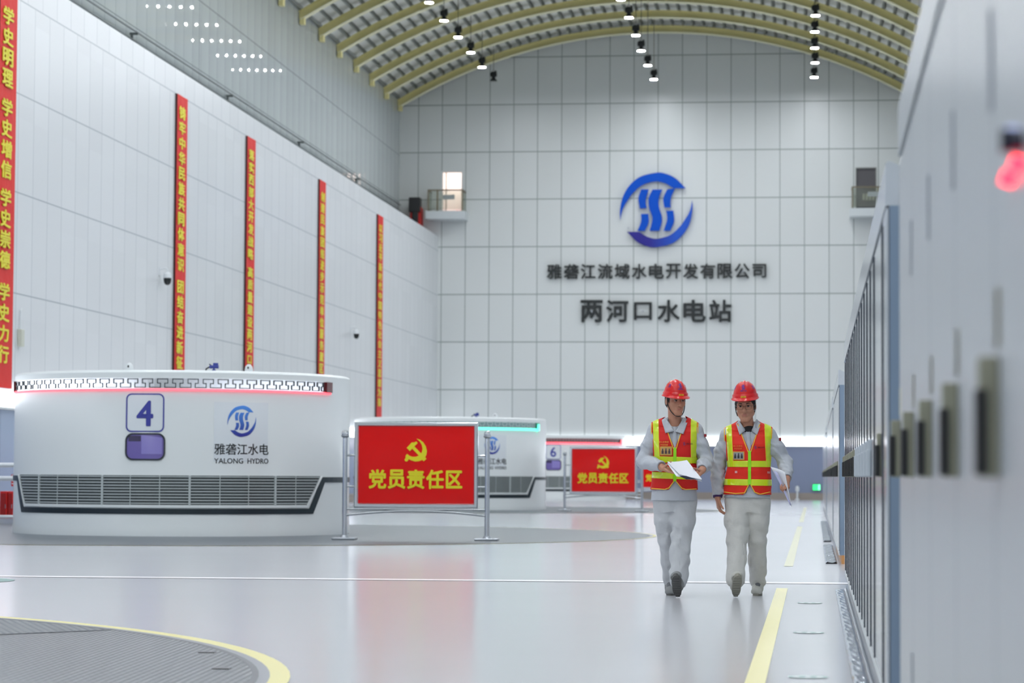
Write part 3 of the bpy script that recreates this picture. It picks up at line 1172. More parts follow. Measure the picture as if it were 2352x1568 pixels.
for i, gy in enumerate(GENC[1][:2]):
    nm = ('number four', 'teal-lit')[i]
    a = math.radians(24.3)
    valve(GENC[0] + (GR - 0.17) * math.sin(a), gy - (GR - 0.17) * math.cos(a), 'small blue valve on top of the %s generator' % nm)
    a = math.radians(37)
    beacon(GENC[0] + (GR - 0.17) * math.sin(a), gy - (GR - 0.17) * math.cos(a), 'white sensor dome right of the blue valve on the %s generator' % nm)
a = math.radians(-5.2)
beacon(GENC[0] + (GR - 0.17) * math.sin(a), GENC[1][0] - (GR - 0.17) * math.cos(a), 'white sensor dome above the number plate of the number four generator')


# ------------------------------------------------------------------ round floor covers
def stripe_mat(name, rgb, ang, pitch, rough=0.35):
    """grey chequer plate: fine raised lines"""
    m = mat(name, rgb, rough)
    g = NG(m)
    nt = m.node_tree
    bs = nt.nodes['Principled BSDF']
    geo = g.new('ShaderNodeNewGeometry')
    sp = g.new('ShaderNodeSeparateXYZ')
    nt.links.new(geo.outputs['Position'], sp.inputs[0])
    u = g.m('ADD', g.m('MULTIPLY', sp.outputs[0], math.cos(ang)), g.m('MULTIPLY', sp.outputs[1], math.sin(ang)))
    v = g.m('ADD', g.m('MULTIPLY', sp.outputs[0], -math.sin(ang)), g.m('MULTIPLY', sp.outputs[1], math.cos(ang)))
    s1 = g.m('SINE', g.m('MULTIPLY', u, 2 * PI / pitch))
    s2 = g.m('SINE', g.m('MULTIPLY', v, 2 * PI / (pitch * 3.0)))
    hh = g.m('MULTIPLY', g.m('ADD', s1, 1.0), g.m('ADD', g.m('MULTIPLY', s2, 0.10), 0.90))
    bp = g.new('ShaderNodeBump')
    bp.inputs['Strength'].default_value = 0.5
    bp.inputs['Distance'].default_value = 0.01
    nt.links.new(hh, bp.inputs['Height'])
    nt.links.new(bp.outputs['Normal'], bs.inputs['Normal'])
    mx = g.new('ShaderNodeMix', data_type='RGBA')
    c = lin(rgb)
    mx.inputs[6].default_value = tuple(x * 0.86 for x in c) + (1,)
    mx.inputs[7].default_value = tuple(min(1, x * 1.1) for x in c) + (1,)
    nt.links.new(g.m('MULTIPLY', hh, 0.5), mx.inputs[0])
    nt.links.new(mx.outputs[2], bs.inputs['Base Color'])
    return m


PLATE_A = stripe_mat('chequer_plate', (80, 86, 94), math.radians(3.8), 0.042)
PLATE_B = stripe_mat('chequer_plate_turned', (88, 94, 100), math.radians(24), 0.05)
PLATE_RIM = mat('plate_rim', (72, 76, 84), 0.4)
PLATE_RING = mat('grey_ring', (136, 140, 148), 0.3)
YELLOW = mat('yellow_floor_paint', (236, 226, 146), 0.3)
YELLOW2 = mat('yellow_line_paint', (240, 232, 160), 0.3)


def ring(b_, c, r0, r1, z, n_=160, dz=0.0015):
    vv, ff = [], []
    for k in range(n_):
        a = 2 * PI * k / n_
        s, co = math.sin(a), math.cos(a)
        vv += [(c[0] + r0 * co, c[1] + r0 * s, z), (c[0] + r1 * co, c[1] + r1 * s, z)]
    for k in range(n_):
        a, q = 2 * k, 2 * ((k + 1) % n_)
        ff.append((a, a + 1, q + 1, q))
    b_.add(vv, ff)


def floor_cover(cx, cy, R_, label, yel, plate, seam):
    t_ = empty('floor_cover', (cx, cy, 0.0))
    tag(t_, label, 'floor plate', 'round steel floor covers around the generators')
    b_ = B()
    b_.lathe([(R_ - 0.19, 0.001), (R_ - 0.19, 0.005)], 160)
    b_.build('chequer_plate', plate, t_)
    b_ = B()
    ring(b_, (0, 0), R_ - 0.19, R_ - 0.155, 0.006)
    b_.build('rim', PLATE_RIM, t_)
    b_ = B()
    ring(b_, (0, 0), R_ - 0.155, R_ - 0.1, 0.004)
    b_.build('ring', PLATE_RING, t_)
    b_ = B()
    ring(b_, (0, 0), R_ - 0.1, R_ - 0.1 + yel, 0.004)
    b_.build('yellow_edge', YELLOW, t_)
    if seam:
        # a panel beyond the seam, lying in another direction
        (xa, ya), (xb, yb) = seam
        d = Vector((xb - xa, yb - ya, 0)).normalized()
        nrm_ = Vector((-d.y, d.x, 0))
        r_ = R_ - 0.2
        p = Vector((xa - cx, ya - cy, 0))
        off = p.dot(nrm_)
        half = math.sqrt(max(0, r_ * r_ - off * off))
        a0 = math.atan2((nrm_ * off + d * half).y, (nrm_ * off + d * half).x)
        a1 = math.atan2((nrm_ * off - d * half).y, (nrm_ * off - d * half).x)
        if a1 < a0:
            a1 += 2 * PI
        poly = [(r_ * math.cos(a0 + (a1 - a0) * i / 40), r_ * math.sin(a0 + (a1 - a0) * i / 40), 0.0065) for i in range(41)]
        mk('chequer_plate', poly, [tuple(range(41))], PLATE_B, t_)
        q0, q1 = nrm_ * off + d * half, nrm_ * off - d * half
        b_ = B()
        w_ = nrm_ * 0.018
        b_.add([q0 - w_ + Vector((0, 0, .008)), q1 - w_ + Vector((0, 0, .008)), q1 + w_ + Vector((0, 0, .008)), q0 + w_ + Vector((0, 0, .008))], [(0, 1, 2, 3)])
        b_.build('seam', mat('seam_dark', (70, 74, 82), 0.5), t_)
        b_ = B()
        for (hx, hy) in ((-3.0, 12.9), (-3.35, 14.05)):
            b_.box(hx - cx - 0.045, hx - cx + 0.045, hy - cy - 0.03, hy - cy + 0.03, 0.006, 0.009)
        b_.build('lifting_slot', BLACK, t_)
    return t_


floor_cover(-10.4, 10.95, 7.99, 'nearest round grey chequered floor cover with a yellow edge, lower left corner', 0.1, PLATE_A, ((-4.963, 15.362), (-4.309, 16.088)))
floor_cover(GENC[0], GENC[1][0], 8.02, 'round grey floor cover under the number four generator', 0.05, mat('plate_far', (92, 100, 106), 0.35, tint=(0.5, 0.06)), None)
floor_cover(GENC[0], GENC[1][1], 8.02, 'round grey floor cover under the teal-lit generator', 0.05, mat('plate_far'), None)

# ================================================================== RED SIGN STANDS
SIGN_RED = mat('sign_red_film', (222, 0, 2), 0.14, spec=0.3, bump=(2.2, 0.25, 0.03))
SIGN_YEL = mat('sign_yellow', (226, 214, 12), 0.35)
SICKLE = [(970, 340), (1005, 350), (1042, 380), (1068, 420), (1079, 465), (1075, 505), (1062, 532), (1076, 548), (1048, 574), (1030, 560), (1000, 573), (955, 577), (915, 565), (888, 552), (884, 566), (870, 578), (852, 574), (846, 558), (856, 542), (858, 530), (856, 518), (872, 498), (886, 508), (893, 516), (925, 528), (965, 528), (1003, 512), (1026, 482), (1034, 445), (1026, 405), (1005, 370)]
HAMMER = [(868, 436), (920, 380), (950, 378), (968, 368), (982, 386), (948, 420), (1058, 534), (1036, 556), (925, 444), (902, 470)]


def sign_stand(loc, rz, label):
    t_ = empty('sign_stand', loc, rz)
    tag(t_, label, 'sign', 'red sign boards on chrome stands')
    for s in (-1, 1):
        x = s * 1.087
        b_ = B()
        b_.lathe([(0.038, 0.03), (0.038, 1.54), (0.034, 1.545), (0.052, 1.56), (0.062, 1.575), (0.062, 1.585), (0.05, 1.592)], 20, (x, 0))
        post = b_.build('post', CHROME, t_, True)
        b_ = B()
        b_.lathe([(0.02, 1.59)] + [(0.055 * math.cos(math.radians(a)), 1.612 + 0.055 * math.sin(math.radians(a))) for a in (-40, -15, 10, 35, 60, 80)], 20, (x, 0))
        b_.build('ball_finial', CHROME, post, True)
        b_ = B()
        b_.box(x - 0.18, x + 0.18, -0.16, 0.16, 0.0, 0.034, 0.01)
        b_.lathe([(0.07, 0.03), (0.06, 0.05), (0.045, 0.07)], 20, (x, 0))
        b_.build('base_plate', STEEL, t_)
    b_ = B()
    for (z, xe) in ((1.283, 0.93), (0.81, 0.93)):
        for s in (-1, 1):
            b_.tube([(s * xe, 0, z), (s * 1.08, 0, z)], 0.017, 10)
    b_.tube([(-1.08, 0, 0.468), (1.08, 0, 0.468)], 0.017, 10)
    b_.build('rail', CHROME, t_, True)
    b_ = B()
    b_.tube([(-1.08 + 2.16 * i / 24, 0, 0.375 + 0.068 * (1 - (2 * i / 24 - 1) ** 2)) for i in range(25)], 0.022, 10)
    b_.build('arched_rail', CHROME, t_, True)
    # mitred box frame with a rounded front
    W, H0, H1, fw, d = 0.945, 0.49, 1.788, 0.066, 0.035
    prof = [(0.0, d), (0.0, -d * 0.5), (fw * 0.2, -d), (fw * 0.75, -d), (fw, -d * 0.4), (fw, d)]
    b_ = B()
    vv, ff = [], []
    cs = [(-W, H0, 1, 1), (W, H0, -1, 1), (W, H1, -1, -1), (-W, H1, 1, -1)]
    for (cx_, cz_, sx, sz) in cs:
        for (i_, y_) in prof:
            vv.append((cx_ + sx * i_, y_, cz_ + sz * i_))
    m_ = len(prof)
    for k in range(4):
        k2 = (k + 1) % 4
        for i in range(m_):
            i2 = (i + 1) % m_
            ff.append((k * m_ + i, k2 * m_ + i, k2 * m_ + i2, k * m_ + i2))
    b_.add(vv, ff)
    fr = b_.build('frame', CHROME, t_)
    fix_normals(fr)
    # slightly wavy film
    nx, nz = 44, 30
    vv, ff = [], []
    for i in range(nz + 1):
        for j in range(nx + 1):
            x = -W + fw * 0.9 + (2 * W - fw * 1.8) * j / nx
            z = H0 + fw * 0.9 + (H1 - H0 - fw * 1.8) * i / nz
            e = min(1, i / 4, (nz - i) / 4, j / 4, (nx - j) / 4)
            y = -0.012 + 0.0035 * e * (math.sin(x * 5.1 + z * 3) + math.sin(z * 9 - x * 2.2) * 0.8 + 0.5 * math.sin(x * 11 + 2) * (1 - min(1, min(i, nz - i) / 9)))
            vv.append((x, y, z))
    for i in range(nz):
        for j in range(nx):
            p = i * (nx + 1) + j
            ff.append((p, p + 1, p + nx + 2, p + nx + 1))
    b_ = B().add(vv, ff)
    b_.box(-W + 0.05, W - 0.05, 0.0, 0.02, H0 + 0.05, H1 - 0.05)
    pan = b_.build('panel', SIGN_RED, t_, True)
    k = 1 / 4.48 / 152.8
    for (nm, poly) in (('sickle', SICKLE), ('hammer', HAMMER)):
        pts = [((px - 965) * k, (460 - py) * k + 1.363) for px, py in poly]
        b_ = B()
        b_.prism(pts, -0.022 if nm == 'sickle' else -0.0235, -0.013)
        o = b_.build(nm, SIGN_YEL, pan)
        bm = bmesh.new()
        bm.from_mesh(o.data)
        bmesh.ops.triangulate(bm, faces=[f_ for f_ in bm.faces if len(f_.verts) > 4], ngon_method='EAR_CLIP')
        bmesh.ops.recalc_face_normals(bm, faces=bm.faces[:])
        bm.to_mesh(o.data)
        bm.free()
    for i, c in enumerate('党员责任区'):
        kk = 0.93 if c == '区' else 1.0
        v, f = text_geo(c, 0.27 * kk, 0.295 * kk, 0.01, 0.03)
        x = -0.585 + i * 0.2925
        mk('character', [(p[0] + x, p[1] - 0.013, p[2] + 0.922) for p in v], f, SIGN_YEL, pan)
    return t_


S1 = sign_stand((-6.01, 38.65, 0.006), math.radians(2.5), 'nearest red sign board on a chrome stand, in front of the teal-lit generator')
S2 = copy_tree(S1)
S2.location = (-5.83, 71.4, 0.006)
S2.rotation_euler = (0, 0, math.radians(-4))
tag(S2, 'smaller-looking red sign board on a chrome stand in front of the number six generator')
S3 = copy_tree(S1)
S3.location = (-6.02, 103.6, 0.0)
S3.rotation_euler = (0, 0, math.radians(0))
tag(S3, 'farthest red sign board, mostly hidden behind the left worker\'s elbow')

# ================================================================== FLOOR MARKINGS
b = B()
b.add([(XL + 0.1, 23.7 - 0.13, 0.003), (0.5, 24.42 - 0.16, 0.003), (0.5, 24.42 + 0.16, 0.003), (XL + 0.1, 23.7 + 0.13, 0.003)], [(0, 1, 2, 3)])
tag(b.build('floor_line', mat('white_line_paint', (250, 246, 248), 0.25)), 'thin white line painted across the whole floor', 'floor line')
for (ya, yb, lab) in ((-10, 23.2, 'near yellow lane line painted on the floor beside the right worker'),
                      (28.9, 52, 'middle yellow lane line on the floor behind the right worker'),
                      (57, 84, 'farthest faint yellow lane line on the floor'),):
    b = B()
    b.add([(-0.335, ya, 0.003), (-0.235, ya, 0.003), (-0.235, yb, 0.003), (-0.335, yb, 0.003)], [(0, 1, 2, 3)])
    tag(b.build('lane_line', YELLOW2 if ya < 0 else mat('pale_yellow_line', (226, 224, 186), 0.25)), lab, 'floor line')  # far pieces in a paler yellow
STK = mat('sticker_green', (120, 160, 156), 0.35)
STKW = mat('sticker_white', (196, 204, 205), 0.35)


def sticker(x, y, r, label):
    t_ = empty('floor_sticker', (x, y, 0.0))
    tag(t_, label, 'sticker', 'round green floor stickers')
    b_ = B()
    ring(b_, (0, 0), r * 0.8, r, 0.003, 40)
    b_.build('border', STK, t_)
    b_ = B()
    b_.lathe([(r * 0.8, 0.001), (r * 0.8, 0.0028)], 40)
    b_.build('disc', STKW, t_)
    b_ = B()
    for s in (-1, 1):
        cx_ = s * r * 0.28
        oval = [(cx_ + 0.2 * r * math.cos(a), r * 0.12 + 0.38 * r * math.sin(a), 0.0035) for a in [2 * PI * i / 20 for i in range(20)]]
        b_.add(oval, [tuple(range(20))])
        oval = [(cx_ + 0.15 * r * math.cos(a), -r * 0.48 + 0.16 * r * math.sin(a), 0.0035) for a in [2 * PI * i / 16 for i in range(16)]]
        b_.add(oval, [tuple(range(16))])
    b_.build('footprint', STK, t_)


sticker(-0.035, 20.55, 0.1, 'green round footprint sticker beside the right worker, farthest of three')
sticker(-0.035, 16.66, 0.1, 'green round footprint sticker on the floor, middle of three by the cabinets')
sticker(-0.032, 12.98, 0.1, 'green round footprint sticker at the bottom of the picture, nearest of three')
sticker(-8.05, 23.0, 0.72, 'large pale green floor sticker cut by the left edge')

# ================================================================== RAILING, EXTINGUISHERS, EXIT SIGN
t = empty('guard_railing', (-14.0, 48.6, 0.0))
tag(t, 'white guard railing left of the number four generator', 'railing')
bb = B()
for z in (1.14, 0.88):
    bb.tube([(-2.4, 0, z), (1.2, 0, z)], 0.045, 8)
bb.build('top_rail', WHITE_PAINT, t)
bb = B()
bb.tube([(-2.4, 0, 0.14), (1.2, 0, 0.14)], 0.03, 8)
for k in range(9):
    bb.tube([(-2.3 + 0.42 * k, 0, 0.14), (-2.3 + 0.42 * k, 0, 0.88)], 0.018, 6)
bb.build('balusters', WHITE_PAINT, t)
bb = B()
for x in (-2.3, -0.6, 1.1):
    bb.tube([(x, 0, 0), (x, 0, 1.14)], 0.035, 8)
bb.build('post', WHITE_PAINT, t)
bb = B()
bb.box(-2.45, 1.2, -0.12, 0.12, 0.0, 0.1)
bb.build('kick_board', mat('kerb_grey', (170, 174, 186), 0.4), t)
REDP = mat('red_paint')
EXA, EXB = -15.99, -16.14
for i, (x, h, w, lab) in enumerate(((EXA, 0.55, 0.055, 'bright red extinguisher cabinet behind the white railing'), (EXB, 0.55, 0.075, 'dark red extinguisher cabinet left of the bright red one'))):
    t = empty('extinguisher_cabinet', (x, 50.2, 0.0))
    tag(t, lab, 'cabinet', 'red extinguisher cabinets by the railing')
    B().box(-w, w, -0.16, 0.16, 0.0, 0.62, 0.01).build('body', REDP, t)
    B().box(-w + 0.02, w - 0.02, -0.175, -0.16, 0.06, 0.58, 0.004).build('door', mat('red_paint_dark', (150, 18, 18), 0.4), t)
    B().box(w - 0.03, w - 0.015, -0.19, -0.175, 0.28, 0.36).build('handle', STEEL, t)
t = empty('wall_notice', (-16.08, 50.5, 0.72))
tag(t, 'small red notice with white writing above the extinguisher cabinets', 'sign')
B().box(-0.05, 0.05, 0, 0.02, 0, 0.24).build('board', REDP, t)
bb = B()
for k in range(4):
    bb.box(-0.035, 0.035, -0.004, 0.0, 0.04 + 0.055 * k, 0.065 + 0.055 * k)
bb.build('print', WHITE_PAINT, t)
B().box(-0.012, 0.012, 0.02, 0.05, -0.72, 0.2).build('pole', STEEL, t)
t = empty('exit_sign', (0.10, YEND - 0.14, 0.40))
t.scale = (0.66, 1.0, 0.8)
tag(t, 'small glowing green exit sign low on the back wall by the cabinets', 'sign')
B().box(-0.26, 0.26, -0.03, 0.069, 0, 0.36, 0.01).build('housing', mat('exit_green_housing', (40, 150, 100), 0.4), t)
EXG = mat('exit_glow', (60, 230, 130), 0.4, emit=(40, 235, 120), strength=1.3)
B().box(-0.235, 0.08, -0.042, -0.03, 0.03, 0.33).build('face', EXG, t)
B().box(0.1, 0.235, -0.042, -0.03, 0.03, 0.33).build('arrow_face', mat('exit_arrow', (120, 245, 180), 0.4, emit=(120, 255, 190), strength=1.6), t)
t = empty('bollard', (-0.72, YEND - 0.6, 0))
t.scale = (0.7, 0.7, 0.92)
tag(t, 'small white post near the back wall between the right worker and the exit sign', 'post')
B().lathe([(0.14, 0), (0.14, 0.04), (0.06, 0.06), (0.06, 0.42)], 16).build('stem', WHITE_PAINT, t)
B().lathe([(0.11, 0.40), (0.13, 0.5), (0.1, 0.62), (0.03, 0.66)], 16).build('head', WHITE_PAINT, t, True)
# ================================================================== CONTROL CABINETS ALONG THE RIGHT
CABX = 0.28
CAB_F = mat('cabinet_front', (184, 190, 196), 0.15, spec=0.4)
CAB_FA = mat('cabinet_front_near', (176, 182, 188), 0.3, spec=0.3)
CAB_S = mat('cabinet_side', (122, 140, 160), 0.38)
CAB_TRIM = mat('cabinet_trim', (216, 222, 224), 0.3)
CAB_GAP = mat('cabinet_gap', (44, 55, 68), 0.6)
H_OLIVE = mat('handle_plate_olive', (142, 142, 124), 0.45)
H_GREY = mat('handle_plate_grey', (190, 198, 206), 0.35)
HINGE = mat('hinge_grey', (164, 170, 178), 0.45)


def cabinet(w, handle='black', frame_w=0.0, hinge=False, depth=0.8, hy=None, orange=False, dark=True, near=True):
    """front plane x = 0 looking towards -x, near side y = 0, floor z = 0"""
    r = empty('control_cabinet')
    b_ = B()
    b_.box(0.0, depth, 0.002, w - 0.002, 0.1, 2.1)
    b_.build('body', CAB_S, r)
    b_ = B()
    b_.box(0.02, depth - 0.02, 0.002, w - 0.002, 0.0, 0.1)
    b_.build('plinth', mat('orange_plinth', (196, 140, 84), 0.5) if orange else mat('plinth_steel', (176, 184, 190), 0.3, 0.6), r)
    # raised front header with a sloping top
    b_ = B()
    v = [(-0.016, 0.001, 2.06), (-0.016, 0.001, 2.225), (0.0, 0.001, 2.235), (0.3, 0.001, 2.1), (0.3, 0.001, 2.06)]
    v2 = [(x, w - 0.001, z) for x, y, z in v]
    b_.add(v + v2, [(0, 1, 2, 3, 4), (9, 8, 7, 6, 5), (1, 0, 5, 6), (2, 1, 6, 7), (3, 2, 7, 8), (4, 3, 8, 9), (0, 4, 9, 5)])
    o = b_.build('header', CAB_FA if (near and not dark) else CAB_F, r)
    fix_normals(o)
    b_ = B()
    b_.box(-0.003, 0.0, 0.001, w - 0.001, 0.12, 2.05)
    b_.build('gap_shade', CAB_GAP, r)  # dark sheet behind the door; shadow in the gaps put into its colour
    if frame_w:
        b_ = B()
        b_.box(-0.013, -0.003, 0.004, frame_w - 0.014, 0.11, 2.05)
        b_.build('fixed_panel', CAB_F, r)
    b_ = B()
    b_.box(-0.013, -0.003, frame_w + 0.014, w - 0.004, 0.16, 2.03, 0.002)
    door = b_.build('door', CAB_FA if (near and not dark) else CAB_F, r)
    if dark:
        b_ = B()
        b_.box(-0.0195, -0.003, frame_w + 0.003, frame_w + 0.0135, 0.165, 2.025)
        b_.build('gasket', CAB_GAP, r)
    b_ = B()
    b_.box(-0.010, -0.002, 0.004, w - 0.004, 0.1, 0.15)
    b_.build('bottom_rail', CAB_TRIM, r)
    y = hy if hy is not None else w - 0.1
    if handle:
        b_ = B()
        pr = 0.044 if near and not dark else 0.032
        b_.box(-pr, -0.013, y - 0.028, y + 0.028, 1.0, 1.185, 0.004)
        hd = b_.build('handle', H_GREY if handle == 'grey' else H_OLIVE, door)
        b_ = B()
        b_.box(-pr - 0.006, -pr + 0.013, y - 0.036, y + 0.016, 1.004, 1.135, 0.003)
        b_.build('lever', H_GREY if handle == 'grey' else BLACK, hd)
    if hinge:
        for z in (0.42, 1.66):
            b_ = B()
            b_.box(-0.018, -0.013, frame_w + 0.02, frame_w + 0.06, z - 0.08, z + 0.08, 0.003)
            b_.build('hinge', HINGE, door)
    return r


def place(o, y, label, group):
    o.location = (CABX + 0.013, y, 0)
    tag(o, label, 'cabinet', group)
    return o


# near, strongly out-of-focus row
GRP = 'nearest cabinet row at the right edge'
p = None
WA = 1.12
for k in range(6):
    y = 8.55 - WA * (k + 1)
    o = cabinet(WA, 'black', hinge=True, hy=WA - 0.08, dark=False) if p is None else copy_tree(p)
    p = p or o
    place(o, y, 'blurred pale cabinet at the right edge, %s from the far end of its row' % ORD[k], GRP)
    if k == 4:
        # indicator lamps, rotary switch and name strip on the cabinet close to the lens
        for dy in (0.0, 0.17):
            b = B()
            b.tube([(-0.013, 3.66 - dy - y, 1.418), (-0.030, 3.66 - dy - y, 1.424)], 0.010, 12)
            b.build('indicator_lamp', mat('indicator_red', (255, 40, 60), 0.3, emit=(255, 28, 52), strength=5.0 ), o)
        b = B()
        b.tube([(-0.013, 3.49 - y, 1.452), (-0.034, 3.49 - y, 1.452)], 0.016, 12)
        b.box(-0.044, -0.03, 3.48 - y, 3.50 - y, 1.437, 1.467)
        b.build('rotary_switch', mat('switch_navy', (20, 22, 46), 0.35), o)
        b = B()
        b.tube([(-0.013, 3.58 - y, 1.475), (-0.030, 3.58 - y, 1.475)], 0.010, 12)
        b.build('blue_lamp', mat('indicator_pale_blue', (176, 188, 226), 0.3, emit=(170, 184, 240), strength=0.35), o)
    b = B()
    b.box(-0.0145, -0.013, WA - 0.12, WA - 0.04, 1.2, 1.29)
    b.build('label_strip', mat('label_cream', (224, 220, 196), 0.5), o)

GRP = 'second cabinet row, beside the workers'
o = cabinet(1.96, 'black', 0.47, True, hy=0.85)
place(o, 10.1, 'wide pale cabinet with blue-grey end panel at the near end of the second row', GRP)
b = B()
for z in (0.32, 1.05, 1.72):
    b.lathe([(0.012, z - 0.01), (0.018, z), (0.012, z + 0.01)], 10, (0.085, -0.004))
b.build('bolt', CAB_TRIM, o)
b = B()
b.box(0.055, 0.075, -0.01, 0.002, 0.1, 2.1)
b.build('corner_post', mat('corner_dark', (82, 98, 116), 0.4), o)
pg = pb = None
for k in range(15):
    y = 12.06 + 0.8 * k
    if k < 6:
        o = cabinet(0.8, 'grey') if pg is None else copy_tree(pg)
        pg = pg or o
        lab = 'narrow cabinet with grey handle, %s after the wide cabinet with blue-grey end' % ORD[k]
    else:
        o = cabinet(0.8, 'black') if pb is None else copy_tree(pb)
        pb = pb or o
        lab = 'narrow cabinet with black lever beside the workers, %s past the grey handles' % ORD[k - 6]
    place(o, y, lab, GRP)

for (y0, n_, gname, nm) in ((29.85, 8, 'third cabinet row behind the workers', 'third'), (39.8, 18, 'fourth cabinet row far behind the workers', 'fourth'), (61.9, 22, 'farthest cabinet row by the back wall', 'farthest')):
    p = None
    for k in range(n_):
        o = cabinet(1.0, 'black', orange=(nm == 'third'), hinge=False, dark=False, near=False) if p is None else copy_tree(p)
        p = p or o
        place(o, y0 + k * 1.0, 'pale grey cabinet, %s from the near end of the %s cabinet row' % (ORD[k], nm), gname)

# metal foil strips lying on the floor along the plinths
FOIL = mat('metal_foil', (186, 198, 214), 0.16, 1.0, bump=(4.0, 0.5, 0.02))


def foil(x0, x1, y0, y1, amp, label, seed):
    rr = random.Random(seed)
    nx, ny = 8, int((y1 - y0) / 0.05)
    ph = [rr.uniform(0, 6.28) for _ in range(12)]
    vv, ff = [], []
    for i in range(ny + 1):
        for j in range(nx + 1):
            y = y0 + (y1 - y0) * i / ny
            x = x0 + (x1 - x0) * j / nx + 0.002 * math.sin(y * 7 + ph[9])
            z = 0.008 + amp * (1 + 0.5 * math.sin(y * 13 + j * 1.3 + ph[0]) + 0.35 * math.sin(y * 29 + j * 2.1 + ph[1]) + 0.3 * math.sin(y * 5.3 - j + ph[2]))
            if j in (0, nx):
                z *= 0.4
            vv.append((x, y, max(0.004, z)))
    for i in range(ny):
        for j in range(nx):
            q = i * (nx + 1) + j
            ff.append((q, q + 1, q + nx + 2, q + nx + 1))
    o_ = mk('floor_foil', vv, ff, FOIL, smooth=True)
    tag(o_, label, 'foil strip', 'shiny foil strips along the cabinet plinths')


foil(0.185, 0.262, 10.2, 22.95, 0.0022, 'shiny metal foil strip on the floor along the second cabinet row', 1)
foil(0.13, 0.265, 29.9, 37.8, 0.009, 'crumpled shiny foil strip on the floor along the third cabinet row', 2)
foil(0.14, 0.265, 39.9, 57.5, 0.011, 'crumpled shiny foil strip on the floor along the fourth cabinet row', 3)
b = B()
b.box(0.266, 0.285, 10.2, 22.95, 0.0, 0.016)
tag(b.build('kick_rail', STEEL), 'thin bright steel kick rail between foil strip and second cabinet row', 'rail')
